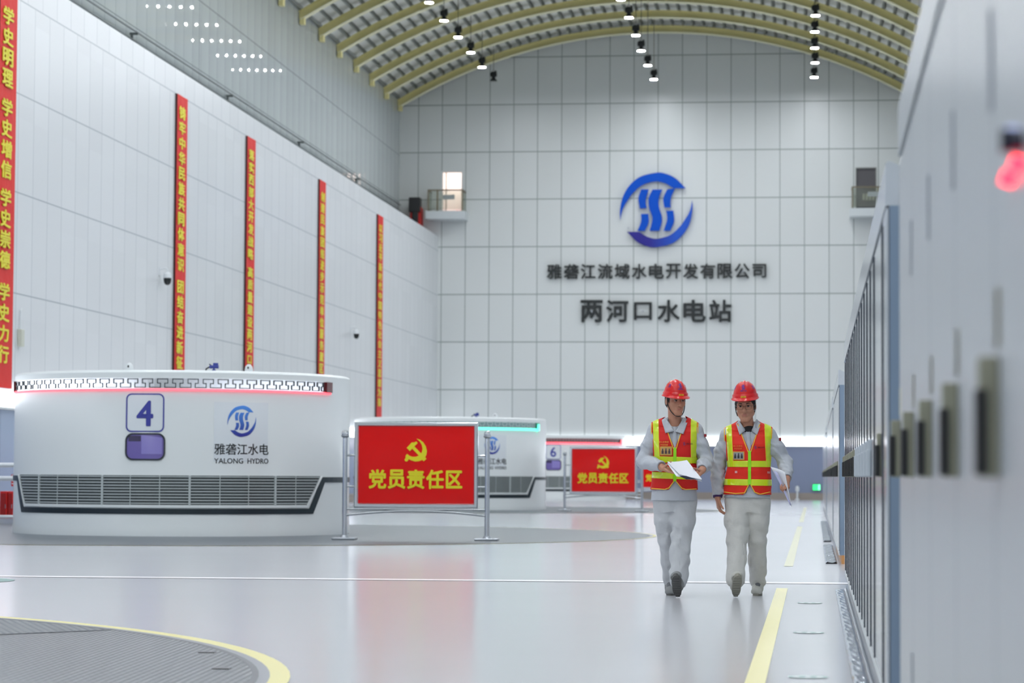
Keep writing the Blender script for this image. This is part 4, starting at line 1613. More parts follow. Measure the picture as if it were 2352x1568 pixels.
# ================================================================== PEOPLE
class Field:
    """signed distance on a grid, joined smoothly, turned into one continuous skin by surface nets"""
    def __init__(self, lo, hi, h):
        self.h = h
        self.lo = np.array(lo, dtype=np.float32)
        n_ = [int(math.ceil((hi[i] - lo[i]) / h)) + 1 for i in range(3)]
        self.ax = [self.lo[i] + h * np.arange(n_[i], dtype=np.float32) for i in range(3)]
        self.f = np.full(n_, 0.2, dtype=np.float32)

    def sub(self, lo, hi):
        s = []
        for i in range(3):
            a = max(0, int((lo[i] - self.lo[i]) / self.h))
            b_ = min(len(self.ax[i]), int((hi[i] - self.lo[i]) / self.h) + 2)
            s.append(slice(a, max(a, b_)))
        X = self.ax[0][s[0]][:, None, None]
        Y = self.ax[1][s[1]][None, :, None]
        Z = self.ax[2][s[2]][None, None, :]
        return tuple(s), X, Y, Z

    def put(self, s, d, k, op):
        f = self.f[s]
        if f.size == 0:
            return
        if op == 'union':
            if k <= 0:
                self.f[s] = np.minimum(f, d)
            else:
                t = np.clip(0.5 + 0.5 * (f - d) / k, 0, 1)
                self.f[s] = f + (d - f) * t - k * t * (1 - t)
        else:
            if k <= 0:
                self.f[s] = np.maximum(f, -d)
            else:
                t = np.clip(0.5 - 0.5 * (f + d) / k, 0, 1)
                self.f[s] = f + (-d - f) * t + k * t * (1 - t)

    def cone(self, a, b_, ra, rb, k=0.02, sy=1.0, op='union'):
        a, b_ = np.array(a, float), np.array(b_, float)
        m_ = max(ra, rb) + k + 0.03
        lo, hi = np.minimum(a, b_) - m_, np.maximum(a, b_) + m_
        s, X, Y, Z = self.sub(lo, hi)
        ab = b_ - a
        ab[1] /= sy
        L = float(ab.dot(ab)) + 1e-12
        px, py, pz = X - a[0], (Y - a[1]) / sy, Z - a[2]
        t = np.clip((px * ab[0] + py * ab[1] + pz * ab[2]) / L, 0, 1)
        d = np.sqrt((px - t * ab[0]) ** 2 + (py - t * ab[1]) ** 2 + (pz - t * ab[2]) ** 2) - (ra + (rb - ra) * t)
        self.put(s, d.astype(np.float32) * min(1.0, 0.5 + 0.5 * sy), k, op)

    def chain(self, pts, rs, k=0.02, sy=1.0):
        for i in range(len(pts) - 1):
            self.cone(pts[i], pts[i + 1], rs[i], rs[i + 1], k, sy)

    def ell(self, c, r, k=0.02, R_=None, op='union'):
        c, r = np.array(c, float), np.array(r, float)
        m_ = float(r.max()) + k + 0.03
        s, X, Y, Z = self.sub(c - m_, c + m_)
        px, py, pz = X - c[0], Y - c[1], Z - c[2]
        if R_ is not None:
            A = np.array(R_, float).T
            px, py, pz = (A[0, 0] * px + A[0, 1] * py + A[0, 2] * pz, A[1, 0] * px + A[1, 1] * py + A[1, 2] * pz, A[2, 0] * px + A[2, 1] * py + A[2, 2] * pz)
        k0 = np.sqrt((px / r[0]) ** 2 + (py / r[1]) ** 2 + (pz / r[2]) ** 2)
        k1 = np.sqrt((px / r[0] ** 2) ** 2 + (py / r[1] ** 2) ** 2 + (pz / r[2] ** 2) ** 2) + 1e-9
        self.put(s, (k0 * (k0 - 1) / k1).astype(np.float32), k, op)

    def loft(self, secs, k=0.03, grow=0.0, p=2.3):
        """stack of oval sections: (z, half width, half depth, x centre, y centre)"""
        S = np.array(secs, float)
        z0, z1 = S[:, 0].min(), S[:, 0].max()
        S = S[np.argsort(S[:, 0])]
        m_ = 0.08
        s, X, Y, Z = self.sub((S[:, 3].min() - S[:, 1].max() - m_, S[:, 4].min() - S[:, 2].max() - m_, z0 - m_), (S[:, 3].max() + S[:, 1].max() + m_, S[:, 4].max() + S[:, 2].max() + m_, z1 + m_))
        z = self.ax[2][s[2]]
        a, b_, cx, cy = [np.interp(z, S[:, 0], S[:, i])[None, None, :] for i in (1, 2, 3, 4)]
        a, b_ = a + grow, b_ + grow
        u, v = np.abs((X - cx) / a), np.abs((Y - cy) / b_)
        k0 = (u ** p + v ** p + 1e-9) ** (1 / p)
        g = np.sqrt((u ** (p - 1) / a) ** 2 + (v ** (p - 1) / b_) ** 2) / np.maximum(k0, 1e-6) ** (p - 1) + 1e-6
        d = (k0 - 1) / g
        dz = np.maximum(z0 - grow * 0 - Z, Z - z1)
        d = np.maximum(d, dz)
        self.put(s, d.astype(np.float32), k, 'union')

    def cut(self, nrm_, pnt):
        """remove the half space on the side of the normal"""
        X, Y, Z = self.ax[0][:, None, None], self.ax[1][None, :, None], self.ax[2][None, None, :]
        d = (X - pnt[0]) * nrm_[0] + (Y - pnt[1]) * nrm_[1] + (Z - pnt[2]) * nrm_[2]
        self.f = np.maximum(self.f, d.astype(np.float32))

    def folds(self, amp, seeds, lo=None, hi=None, freq=60.0, dirs=None):
        """soft cloth folds: a few warped waves pushed into the distance"""
        s, X, Y, Z = self.sub(lo if lo is not None else self.lo, hi if hi is not None else [a[-1] for a in self.ax])
        rr = random.Random(seeds)
        acc = 0
        for i in range(4):
            d = dirs[i % len(dirs)] if dirs else (rr.uniform(-1, 1), rr.uniform(-1, 1), rr.uniform(-1.3, 1.3))
            d = np.array(d, float)
            d /= np.linalg.norm(d)
            fr = freq * rr.uniform(0.6, 1.5)
            ph = rr.uniform(0, 6.28)
            w_ = np.sin(X * fr * 0.45 + Z * fr * 0.3 + ph * 3) * 1.1 + np.sin(Z * fr * 0.37 - Y * fr * 0.5 + ph) * 0.9
            acc = acc + np.sin(fr * (X * d[0] + Y * d[1] + Z * d[2]) + w_ + ph)
        e = 1.0
        if lo is not None:
            # fade in and out along z
            z = self.ax[2][s[2]]
            e = np.clip(np.minimum(z - lo[2], hi[2] - z) / 0.05, 0, 1)[None, None, :]
        self.f[s] += (amp * acc / 2.2 * e).astype(np.float32)

    def front_y(self, x, z, side=-1):
        """y of the surface seen from the front (or the back) at local (x, z)"""
        i = (x - self.lo[0]) / self.h
        k = (z - self.lo[2]) / self.h
        i0, k0 = int(i), int(k)
        if i0 < 0 or k0 < 0 or i0 + 1 >= self.f.shape[0] or k0 + 1 >= self.f.shape[2]:
            return None
        u, w_ = i - i0, k - k0
        c = self.f[i0, :, k0] * (1 - u) * (1 - w_) + self.f[i0 + 1, :, k0] * u * (1 - w_) + self.f[i0, :, k0 + 1] * (1 - u) * w_ + self.f[i0 + 1, :, k0 + 1] * u * w_
        y = self.ax[1]
        rng = range(len(c) - 1) if side < 0 else range(len(c) - 2, -1, -1)
        for j in rng:
            if (c[j] < 0) != (c[j + 1] < 0):
                return float(y[j] + (y[j + 1] - y[j]) * (c[j] / (c[j] - c[j + 1])))
        return None

    def mesh(self):
        f = self.f
        s = f < 0
        nx, ny, nz = f.shape
        cnt = np.zeros((nx - 1, ny - 1, nz - 1), dtype=np.uint8)
        for dx_ in (0, 1):
            for dy_ in (0, 1):
                for dz_ in (0, 1):
                    cnt += s[dx_:nx - 1 + dx_, dy_:ny - 1 + dy_, dz_:nz - 1 + dz_]
        act = (cnt > 0) & (cnt < 8)
        I, J, K = np.nonzero(act)
        idx = np.full(act.shape, -1, dtype=np.int32)
        idx[I, J, K] = np.arange(len(I))
        acc = np.zeros((len(I), 3), dtype=np.float64)
        num = np.zeros(len(I), dtype=np.float64)
        cor = [(a, b_, c) for a in (0, 1) for b_ in (0, 1) for c in (0, 1)]
        for p in cor:
            for ax in range(3):
                if p[ax] == 1:
                    continue
                q = list(p)
                q[ax] = 1
                fa = f[I + p[0], J + p[1], K + p[2]].astype(np.float64)
                fb = f[I + q[0], J + q[1], K + q[2]].astype(np.float64)
                m_ = (fa < 0) != (fb < 0)
                t = np.where(m_, fa / np.where(m_, fa - fb, 1), 0)
                pos = np.array(p, float)[None, :].repeat(len(I), 0)
                pos[:, ax] += t
                acc += pos * m_[:, None]
                num += m_
        V = (acc / num[:, None] + np.stack([I, J, K], 1)) * self.h + self.lo[None, :]
        quads = []
        for ax in range(3):
            o1, o2 = [(1, 2), (2, 0), (0, 1)][ax]
            a = [slice(None)] * 3
            b_ = [slice(None)] * 3
            a[ax], b_[ax] = slice(0, -1), slice(1, None)
            d = s[tuple(a)] != s[tuple(b_)]
            P = np.stack(np.nonzero(d), 1)
            ok = (P[:, o1] > 0) & (P[:, o2] > 0) & (P[:, o1] < f.shape[o1] - 1) & (P[:, o2] < f.shape[o2] - 1)
            P = P[ok]
            ins = s[P[:, 0], P[:, 1], P[:, 2]]

            def g(d1, d2):
                Q = P.copy()
                Q[:, o1] += d1
                Q[:, o2] += d2
                return idx[Q[:, 0], Q[:, 1], Q[:, 2]]
            q = np.stack([g(-1, -1), g(0, -1), g(0, 0), g(-1, 0)], 1)
            q[~ins] = q[~ins][:, ::-1]
            quads.append(q)
        Q = np.concatenate(quads)
        Q = Q[(Q >= 0).all(1)]
        return V, Q


def field_obj(fd, name, m, parent=None, keep_largest=True):
    V, Q = fd.mesh()
    o = mk(name, V.tolist(), Q.tolist(), m, parent, True)
    bm = bmesh.new()
    bm.from_mesh(o.data)
    if keep_largest:
        drop_islands(bm)
    bm.to_mesh(o.data)
    bm.free()
    return o


def drop_islands(bm, share=0.02):
    bm.verts.ensure_lookup_table()
    seen = set()
    isl = []
    for v in bm.verts:
        if v.index in seen:
            continue
        st = [v]
        seen.add(v.index)
        cur = []
        while st:
            a = st.pop()
            cur.append(a)
            for e in a.link_edges:
                w_ = e.other_vert(a)
                if w_.index not in seen:
                    seen.add(w_.index)
                    st.append(w_)
        isl.append(cur)
    big = max(len(i) for i in isl)
    kill = [v for i in isl if len(i) < big * share for v in i]
    if kill:
        bmesh.ops.delete(bm, geom=kill, context='VERTS')


SKIN = mat('skin', (186, 132, 106), 0.5, bump=(60, 0.1, 0.002))
LIPS = mat('lips', (178, 112, 96), 0.45)
HAIR = mat('black_hair', (20, 17, 16), 0.6)
EYEW = mat('eye_white', (176, 164, 156), 0.3)
IRIS = mat('eye_dark', (24, 16, 12), 0.15)
CLOTH = mat('grey_work_cloth', (182, 186, 193), 0.85, bump=(13, 0.6, 0.022), tint=(9, 0.05))
TROUS = mat('grey_trouser_cloth', (203, 202, 197), 0.85, bump=(11, 0.6, 0.022), tint=(7, 0.05))
VEST = mat('orange_red_vest', (226, 36, 8), 0.7, bump=(12, 0.4, 0.012))
VEST2 = mat('red_vest', (208, 20, 8), 0.7, bump=(12, 0.4, 0.012))
TAPE = mat('yellow_reflective_tape', (206, 226, 10), 0.22, coat=0.6, bump=(45, 0.35, 0.004))
PIPE = mat('amber_piping', (240, 190, 60), 0.6)
ZIPM = mat('lime_zip', (150, 226, 20), 0.5)
HELM = mat('helmet_red', (212, 2, 6), 0.16, spec=0.45, coat=0.15)
SOCK = mat('grey_sock', (112, 114, 118), 0.9)
SHOE = mat('grey_shoe', (132, 134, 134), 0.6)
SHOE2 = mat('pale_shoe', (186, 186, 178), 0.6)
SOLE = mat('shoe_sole', (92, 92, 90), 0.7, bump=(70, 0.5, 0.006))
SOLE2 = mat('pale_sole', (150, 148, 136), 0.7, bump=(70, 0.5, 0.006))
PAPER = mat('paper', (236, 238, 244), 0.6)
GOLD = mat('gold_print', (236, 150, 60), 0.5)


def rot(yaw, pitch, roll=0.0):
    """head frame to body frame: yaw > 0 turns the face towards +x, pitch > 0 lowers the face"""
    return (Matrix.Rotation(math.radians(yaw), 3, 'Z') @ Matrix.Rotation(math.radians(pitch), 3, 'X') @ Matrix.Rotation(math.radians(roll), 3, 'Y'))


def build_head(F, c, R_, s):
    """skull, face and ears into the body field; c = head centre, s = scale"""
    def P(x, y, z):
        return np.array(c) + np.array(R_ @ Vector((x * s, y * s, z * s)))

    def E(x, y, z, rx, ry, rz, k=0.012, op='union'):
        F.ell(P(x, y, z), (rx * s, ry * s, rz * s), k * s, np.array(R_), op)

    def C(a, b_, ra, rb, k=0.012, op='union'):
        F.cone(P(*a), P(*b_), ra * s, rb * s, k * s, 1.0, op)
    E(0, 0.014, 0.035, 0.076, 0.094, 0.082, 0.02)                     # cranium
    E(0, -0.022, -0.022, 0.064, 0.066, 0.088, 0.03)                   # face
    C((-0.046, -0.012, -0.058), (-0.016, -0.062, -0.104), 0.026, 0.02, 0.02)   # jaw
    C((0.046, -0.012, -0.058), (0.016, -0.062, -0.104), 0.026, 0.02, 0.02)
    C((-0.012, -0.064, -0.104), (0.012, -0.064, -0.104), 0.017, 0.017, 0.022)   # chin
    for q in (-1, 1):
        E(q * 0.044, -0.058, -0.02, 0.022, 0.022, 0.022, 0.02)        # cheekbones
    C((-0.04, -0.072, 0.03), (0.04, -0.072, 0.03), 0.013, 0.013, 0.018)        # brow
    for q in (-1, 1):
        E(q * 0.032, -0.096, 0.007, 0.019, 0.016, 0.012, 0.010, 'cut')         # sockets
    C((0, -0.082, 0.014), (0, -0.106, -0.031), 0.0080, 0.0125, 0.010)           # nose
    for q in (-1, 1):
        E(q * 0.0125, -0.096, -0.035, 0.0090, 0.0095, 0.0080, 0.006)
        E(q * 0.006, -0.103, -0.0415, 0.0035, 0.005, 0.003, 0.003, 'cut')
    E(0, -0.0795, -0.066, 0.026, 0.012, 0.015, 0.016)                  # mouth mound
    C((-0.018, -0.0862, -0.0610), (0.018, -0.0862, -0.0610), 0.0036, 0.0036, 0.006)
    C((-0.014, -0.0862, -0.0705), (0.014, -0.0862, -0.0705), 0.0044, 0.0044, 0.006)
    C((-0.020, -0.0935, -0.0655), (0.020, -0.0935, -0.0655), 0.0026, 0.0026, 0.003, 'cut')
    for q in (-1, 1):
        E(q * 0.078, 0.012, -0.006, 0.009, 0.019, 0.032, 0.008)
        E(q * 0.088, 0.006, -0.002, 0.006, 0.010, 0.018, 0.006, 'cut')
    return P


def hand_prims(F, wrist, palm_dir, finger_dir, thumb_side, curl, r=0.0085, s=1.0, spread=0.010, thumb_dir=None):
    """palm and five separate fingers. palm_dir: palm normal, finger_dir: from wrist to knuckles, curl: bend in degrees per joint"""
    w_ = Vector(wrist)
    fd = Vector(finger_dir).normalized()
    pn = Vector(palm_dir)
    pn = (pn - fd * pn.dot(fd)).normalized()
    sd = fd.cross(pn).normalized() * thumb_side                     # towards the thumb
    kn = w_ + fd * 0.085 * s
    for q in (-0.028, -0.009, 0.010, 0.027):
        F.cone(w_ + sd * q * 0.6 * s, kn + sd * q * s, 0.017 * s, 0.0125 * s, 0.012)
    F.cone(w_ - fd * 0.015 * s, w_ + fd * 0.01 * s, 0.023 * s, 0.024 * s, 0.015)
    for (q, ln) in ((0.030, 0.070), (0.010, 0.080), (-0.010, 0.074), (-0.028, 0.058)):
        p = kn + sd * q * s
        ang = 0.0
        segs = (0.45, 0.32, 0.25)
        d = (fd + sd * (q * spread * 10)).normalized()
        for i, g in enumerate(segs):
            ang += math.radians(curl[i])
            dd = (d * math.cos(ang) + pn * math.sin(ang)).normalized()
            p2 = p + dd * ln * g * s * 1.25
            F.cone(p, p2, r * s * (1 - 0.08 * i), r * s * (0.93 - 0.08 * i), 0.004)
            p = p2
    # thumb leaves the side of the palm near its base
    p = w_ + fd * 0.02 * s + sd * 0.022 * s
    td = Vector(thumb_dir) if thumb_dir is not None else (fd * 0.65 + sd * 0.7 + pn * 0.3)
    td = td.normalized()
    p2 = p + td * 0.045 * s
    F.cone(p, p2, 0.0135 * s, 0.0105 * s, 0.01)
    td2 = (td + fd * 0.5 + pn * 0.25).normalized()
    p3 = p2 + td2 * 0.030 * s
    F.cone(p2, p3, 0.0100 * s, 0.0092 * s, 0.004)
    F.cone(p3, p3 + (td2 + pn * 0.2).normalized() * 0.022 * s, 0.0092 * s, 0.0078 * s, 0.004)


def helmet_point(u, v):
    """u: angle (0 = front, -y), v: 0 at the rim .. 1 at the crown"""
    a = u
    e = v * PI / 2
    rx, ry, rz = 0.100, 0.122, 0.132
    cr = math.cos(e) ** 0.82
    x, y, z = rx * math.sin(a) * cr, -ry * math.cos(a) * cr, rz * math.sin(e)
    # three raised ribs over the crown
    bump = 0.0
    for xc, hh in ((0.0, 0.009), (-0.032, 0.004), (0.032, 0.004)):
        bump += hh * math.exp(-((x - xc) / 0.0095) ** 2) * min(1, max(0, (v - 0.30) / 0.25))
    n_ = Vector((x / rx ** 2, y / ry ** 2, z / rz ** 2 + 1e-6)).normalized()
    return Vector((x, y, z)) + n_ * bump, n_


def helmet(parent, c, R_, s, marks=True):
    """hard hat with brim, peak and rim band"""
    def T(p):
        q = R_ @ (Vector(p) * s)
        return (q.x + c[0], q.y + c[1], q.z + c[2])
    nu, nv = 96, 28
    vv, ff = [], []

    def rim(a):
        """brim: outer edge, longer at the front"""
        fr = max(0.0, math.cos(a))
        return 0.013 + 0.026 * fr ** 1.6 + 0.003 * max(0, -math.cos(a))
    rings = []
    for (kind) in range(nv + 6):
        ring_ = []
        for i in range(nu):
            a = 2 * PI * i / nu
            base, n_ = helmet_point(a, 0.0)
            out = Vector((math.sin(a), -math.cos(a) * 1.0, 0)).normalized()
            fr = max(0.0, math.cos(a))
            if kind == 0:      # inside lower lip
                p = base * 0.96 + Vector((0, 0, -0.004))
            elif kind == 1:    # brim underside edge
                p = base + out * rim(a) + Vector((0, 0, -0.011 - 0.010 * fr))
            elif kind == 2:
                p = base + out * (rim(a) + 0.003) + Vector((0, 0, -0.007 - 0.010 * fr))
            elif kind == 3:
                p = base + out * rim(a) + Vector((0, 0, -0.003 - 0.009 * fr))
            elif kind == 4:    # brim meets the band
                p = base + out * 0.008 + Vector((0, 0, 0.005))
            elif kind == 5:
                p = base + out * 0.007 + Vector((0, 0, 0.022))
            else:
                v = (kind - 6) / (nv - 1)
                v = 0.16 + 0.84 * v
                p, n_ = helmet_point(a, min(v, 0.999))
            ring_.append(p)
        rings.append(ring_)
    for rg in rings:
        vv += [T(p) for p in rg]
    for j in range(len(rings) - 1):
        for i in range(nu):
            i2 = (i + 1) % nu
            ff.append((j * nu + i, j * nu + i2, (j + 1) * nu + i2, (j + 1) * nu + i))
    ff.append(tuple((len(rings) - 1) * nu + i for i in range(nu)))
    h_ = mk('safety_helmet', vv, ff, HELM, parent, True)
    fix_normals(h_)
    auto_smooth(h_, 50)
    if marks:
        # yellow name plate on the band, blue company marks on the shell

        def onband(x, z, d):
            a = x / 0.126
            b_, n_ = helmet_point(a, 0.0)
            out = Vector((math.sin(a), -math.cos(a), 0))
            return T(b_ + out * (0.0078 + d) + Vector((0, 0, 0.0135 + z)))
        b_ = B()
        vv2, ff2 = [], []
        for i in range(7):
            x = -0.026 + 0.052 * i / 6
            vv2 += [onband(x, -0.0075, 0.001), onband(x, 0.0075, 0.001)]
        for i in range(6):
            ff2.append((2 * i, 2 * i + 2, 2 * i + 3, 2 * i + 1))
        mk('name_plate', vv2, ff2, mat('plate_yellow', (240, 196, 40), 0.4), h_)
        v, f = text_geo('安全第一', 0.042, 0.009, 0.0008, 0.01)
        mk('print', [onband(x, z, 0.0012 - y) for x, y, z in v], f, mat('plate_print', (190, 60, 20), 0.5), h_)

        def onshell(x, z, d, a0, v0):
            a = a0 + x / 0.10
            p, n_ = helmet_point(a, v0 + z / 0.19)
            return T(p + n_ * (0.0012 + d))
        BL = mat('helmet_blue', (44, 66, 170), 0.3)
        for (a0, sc_) in ((0.0, 0.021), (1.15, 0.012), (-1.15, 0.012)):
            b_ = B()
            for (nm, p, q) in LOGO:
                v, f = strip_solid(p, q, sc_, 0.0006)
                b_.add([onshell(x, z, -y, a0, 0.47) for x, y, z in v], f)
            v, f = text_geo('雅砻江水电', sc_ * 2.6, sc_ * 0.5, 0.0006, 0.01)
            b_.add([onshell(x, z - sc_ * 1.45, -y, a0, 0.47) for x, y, z in v], f)
            o = b_.build('company_mark', BL, h_)
            fix_normals(o)
    return h_


def tube_obj(pts, r, name, m, parent, n_=8):
    return B().tube(pts, r, n_).build(name, m, parent, True)


def shoe(parent, ankle, yaw, pitch, s, up_mat, so_mat):
    """shoe with its heel under the ankle; pitch > 0 raises the toe"""
    R_ = Matrix.Rotation(math.radians(yaw), 3, 'Z') @ Matrix.Rotation(math.radians(-pitch), 3, 'X')
    A = np.array(ankle, float)

    def P(x, y, z):
        return A + np.array(R_ @ Vector((x * s, y * s, z * s)))
    lo, hi = A - 0.30, A + 0.30
    F = Field(lo, hi, 0.005)
    F.cone(P(0, 0.02, -0.045), P(0, -0.05, -0.05), 0.040 * s, 0.042 * s, 0.03)
    F.cone(P(0, -0.05, -0.05), P(0.004, -0.15, -0.064), 0.042 * s, 0.036 * s, 0.03)
    F.cone(P(-0.012, -0.14, -0.068), P(0.014, -0.165, -0.07), 0.034 * s, 0.028 * s, 0.03)
    F.cone(P(0, 0.0, -0.02), P(0, 0.005, 0.03), 0.046 * s, 0.048 * s, 0.03)
    nd = np.array(R_ @ Vector((0, 0, -1)))
    F.cut(nd, P(0, 0, -0.082))
    nu_ = np.array(R_ @ Vector((0, 0, 1)))
    F.cut(nu_, P(0, 0, 0.035))
    up = field_obj(F, 'shoe', up_mat, parent)
    # sole
    out = []
    for i in range(28):
        a = 2 * PI * i / 28
        ca, sa = math.cos(a), math.sin(a)
        wdt = 0.041 + 0.006 * max(0, -sa) - 0.006 * math.exp(-((sa * 0.12 - 0.0) / 0.03) ** 2)
        out.append((wdt * ca + (0.004 if sa < 0 else 0), -0.065 + 0.135 * sa))
    b_ = B()
    n_ = len(out)
    vv = [P(x, y, -0.104) for x, y in out] + [P(x * 1.03, y * 1.02, -0.076) for x, y in out]
    ff = [tuple(range(n_)), tuple(range(2 * n_ - 1, n_ - 1, -1))] + [(i, (i + 1) % n_, n_ + (i + 1) % n_, n_ + i) for i in range(n_)]
    b_.add(vv, ff)
    for k in range(9):                                            # tread bars
        y = 0.055 - 0.03 * k
        w2 = 0.03 if k not in (0, 8) else 0.018
        q = [P(-w2, y - 0.007, -0.108), P(w2, y - 0.007, -0.108), P(w2, y + 0.007, -0.108), P(-w2, y + 0.007, -0.108),
             P(-w2, y - 0.007, -0.10), P(w2, y - 0.007, -0.10), P(w2, y + 0.007, -0.10), P(-w2, y + 0.007, -0.10)]
        b_.add(q, [(0, 3, 2, 1), (4, 5, 6, 7), (0, 1, 5, 4), (1, 2, 6, 5), (2, 3, 7, 6), (3, 0, 4, 7)])
    o = b_.build('sole', so_mat, up)
    fix_normals(o)
    # laces
    b_ = B()
    for k in range(4):
        y = -0.055 - 0.022 * k
        z = 0.0 - 0.010 * k
        b_.tube([P(-0.022, y, z - 0.014), P(0, y - 0.006, z - 0.003 - 0.002 * k), P(0.022, y, z - 0.014)], 0.0035, 5)
    b_.build('laces', mat('laces_grey', (200, 200, 196), 0.7), up)
    return up
def add_pt(a, b_, t):
    return tuple(a[i] + (b_[i] - a[i]) * t for i in range(3))


def patch4(corners, ny=8, nx=8, bow=0.0, thick=0.004, nrm_=None):
    """bowed sheet from four corners (a, b, c, d in order)"""
    a, b_, c, d = [Vector(p) for p in corners]
    n_ = nrm_ or (b_ - a).cross(d - a).normalized()
    top, bot = [], []
    for i in range(ny + 1):
        for j in range(nx + 1):
            u, v = j / nx, i / ny
            p = a * (1 - u) * (1 - v) + b_ * u * (1 - v) + c * u * v + d * (1 - u) * v
            p = p + n_ * bow * math.sin(PI * u)
            top.append(p)
            bot.append(p - n_ * thick)
    m_ = nx + 1
    N = len(top)
    ff = []
    for i in range(ny):
        for j in range(nx):
            q = i * m_ + j
            ff.append((q, q + 1, q + m_ + 1, q + m_))
            ff.append((N + q + m_, N + q + m_ + 1, N + q + 1, N + q))
    for j in range(nx):
        ff.append((j + 1, j, N + j, N + j + 1))
        q = ny * m_ + j
        ff.append((q, q + 1, N + q + 1, N + q))
    for i in range(ny):
        q = i * m_
        ff.append((q, q + m_, N + q + m_, N + q))
        q = i * m_ + nx
        ff.append((q + m_, q, N + q, N + q + m_))
    return top + bot, ff


def person(c):
    loc = c['loc']
    hc, R_, hs = c['head'], rot(*c['head_rot']), c['hs']
    neck = c['neck']
    sh, el, wr = c['sh'], c['el'], c['wr']                 # index 0: his right arm (seen on the left)
    hip, kn, an = c['hip'], c['kn'], c['an']
    secs = c['secs']
    # ---------------- body: one continuous skin
    lo, hi = (-0.46, -0.52, 0.0), (0.46, 0.36, 1.82)
    F = Field(lo, hi, 0.0042)
    F.loft([(z, a - (0.03 if z > 1.0 else 0.075), b_ - (0.03 if z > 1.0 else 0.07), x, y) for (z, a, b_, x, y) in secs], 0.02)
    for q in (0, 1):
        F.cone(hip[q], kn[q], 0.07, 0.045, 0.03)
        F.cone(kn[q], an[q], 0.048, 0.034, 0.03)
        F.cone(an[q], c['toe'][q], 0.030, 0.018, 0.02)
        F.cone(sh[q], el[q], 0.044, 0.036, 0.03)
        F.cone(el[q], wr[q], 0.036, 0.026, 0.02)
    F.cone((neck[0], neck[1] + 0.01, neck[2] - 0.06), np.array(hc) + np.array(R_ @ Vector((0, 0.02, -0.06))) * hs, 0.058, 0.053, 0.03)
    build_head(F, hc, R_, hs)
    for hd in c['hands']:
        hand_prims(F, *hd[:5], **hd[5])
    body = field_obj(F, 'person', SKIN)
    body.data.materials.append(LIPS)
    body.data.materials.append(SOCK)
    Ri = R_.transposed()
    for p in body.data.polygons:
        if p.center.z < 0.24:
            p.material_index = 2
        if p.center.z > hc[2] - 0.1:
            q = Ri @ (p.center - Vector(hc))
            q = q / hs
            if q.y < -0.080 and ((-0.0650 < q.z < -0.0590 and abs(q.x) < 0.0185) or (-0.0745 < q.z <= -0.0650 and abs(q.x) < 0.0160 - 0.5 * max(0, -0.069 - q.z))):
                p.material_index = 1
    body.location = loc
    tag(body, c['label'], 'person', 'two workers walking side by side')

    def H(x, y, z):
        return tuple(np.array(hc) + np.array(R_ @ Vector((x * hs, y * hs, z * hs))))

    # eyes, brows, hair
    for q in (-1, 1):
        bm = bmesh.new()
        bmesh.ops.create_uvsphere(bm, u_segments=20, v_segments=14, radius=1)
        M_ = Matrix.Translation(Vector(hc)) @ R_.to_4x4() @ Matrix.Translation(Vector((q * 0.032, -0.0775, 0.006)) * hs) @ Matrix.Diagonal((0.0140 * hs, 0.0105 * hs, 0.0068 * hs, 1))
        for f_ in bm.faces:
            cc = f_.calc_center_median()
            if math.hypot(cc.x - 0.1 * (1 if c['head_rot'][0] > 0 else 0), cc.z * 0.5) < 0.46 and cc.y < 0:
                f_.material_index = 1
            f_.smooth = True
        bmesh.ops.transform(bm, matrix=M_, verts=bm.verts)
        me = bpy.data.meshes.new('eye')
        bm.to_mesh(me)
        bm.free()
        me.materials.append(EYEW)
        me.materials.append(IRIS)
        o = bpy.data.objects.new('eye', me)
        COL.objects.link(o)
        o.parent = body
        pts = [H(q * (0.016 + 0.036 * i / 5), -0.0885 + 0.010 * (i / 5) ** 2, 0.0255 + 0.004 * math.sin(PI * i / 5)) for i in range(6)]
        tube_obj(pts, [0.0028 * hs, 0.0038 * hs, 0.0038 * hs, 0.0034 * hs, 0.0028 * hs, 0.0016 * hs], 'eyebrow', HAIR, body, 6)
        pts = [H(q * (0.019 + 0.026 * i / 5), -0.0888 + 0.007 * (i / 5) ** 2, 0.0118 + 0.002 * math.sin(PI * i / 5)) for i in range(6)]
        tube_obj(pts, 0.0014 * hs, 'eyelid', mat('eyelid', (92, 58, 48), 0.6), body, 5)
    Fh = Field(np.array(hc) - 0.16, np.array(hc) + 0.16, 0.004)
    P = lambda x, y, z: np.array(H(x, y, z))
    Fh.ell(P(0, 0.018, 0.035), (0.083 * hs, 0.101 * hs, 0.088 * hs), 0.01, np.array(R_))
    Fh.ell(P(0, 0.055, -0.02), (0.070 * hs, 0.060 * hs, 0.06 * hs), 0.02, np.array(R_))
    for q in (-1, 1):
        Fh.cone(P(q * 0.0735, -0.022, 0.03), P(q * 0.0715, -0.022, -0.012), 0.010 * hs, 0.006 * hs, 0.01)
    Fh.cut(np.array(R_ @ Vector((0, -1, 0))), P(0, -0.034 if not c.get('fringe') else -0.06, 0))
    Fh.cut(np.array(R_ @ Vector((0, 0, 1))), P(0, 0, 0.075))
    for q in (-1, 1):                       # leave the ears free
        Fh.ell(P(q * 0.09, 0.010, -0.012), (0.030 * hs, 0.027 * hs, 0.042 * hs), 0.004, np.array(R_), 'cut')
    if c.get('fringe'):
        Fh.ell(P(0, -0.11, -0.035), (0.072 * hs, 0.08 * hs, 0.078 * hs), 0.006, np.array(R_), 'cut')
    field_obj(Fh, 'hair', HAIR, body)
    # helmet
    HR = R_ @ Matrix.Rotation(math.radians(c.get('helm_pitch', 4)), 3, 'X')
    helmet(body, H(0, 0.006, c['helm_z']), HR, hs * c.get('helm_s', 1.0))
    # chin strap
    sp = []
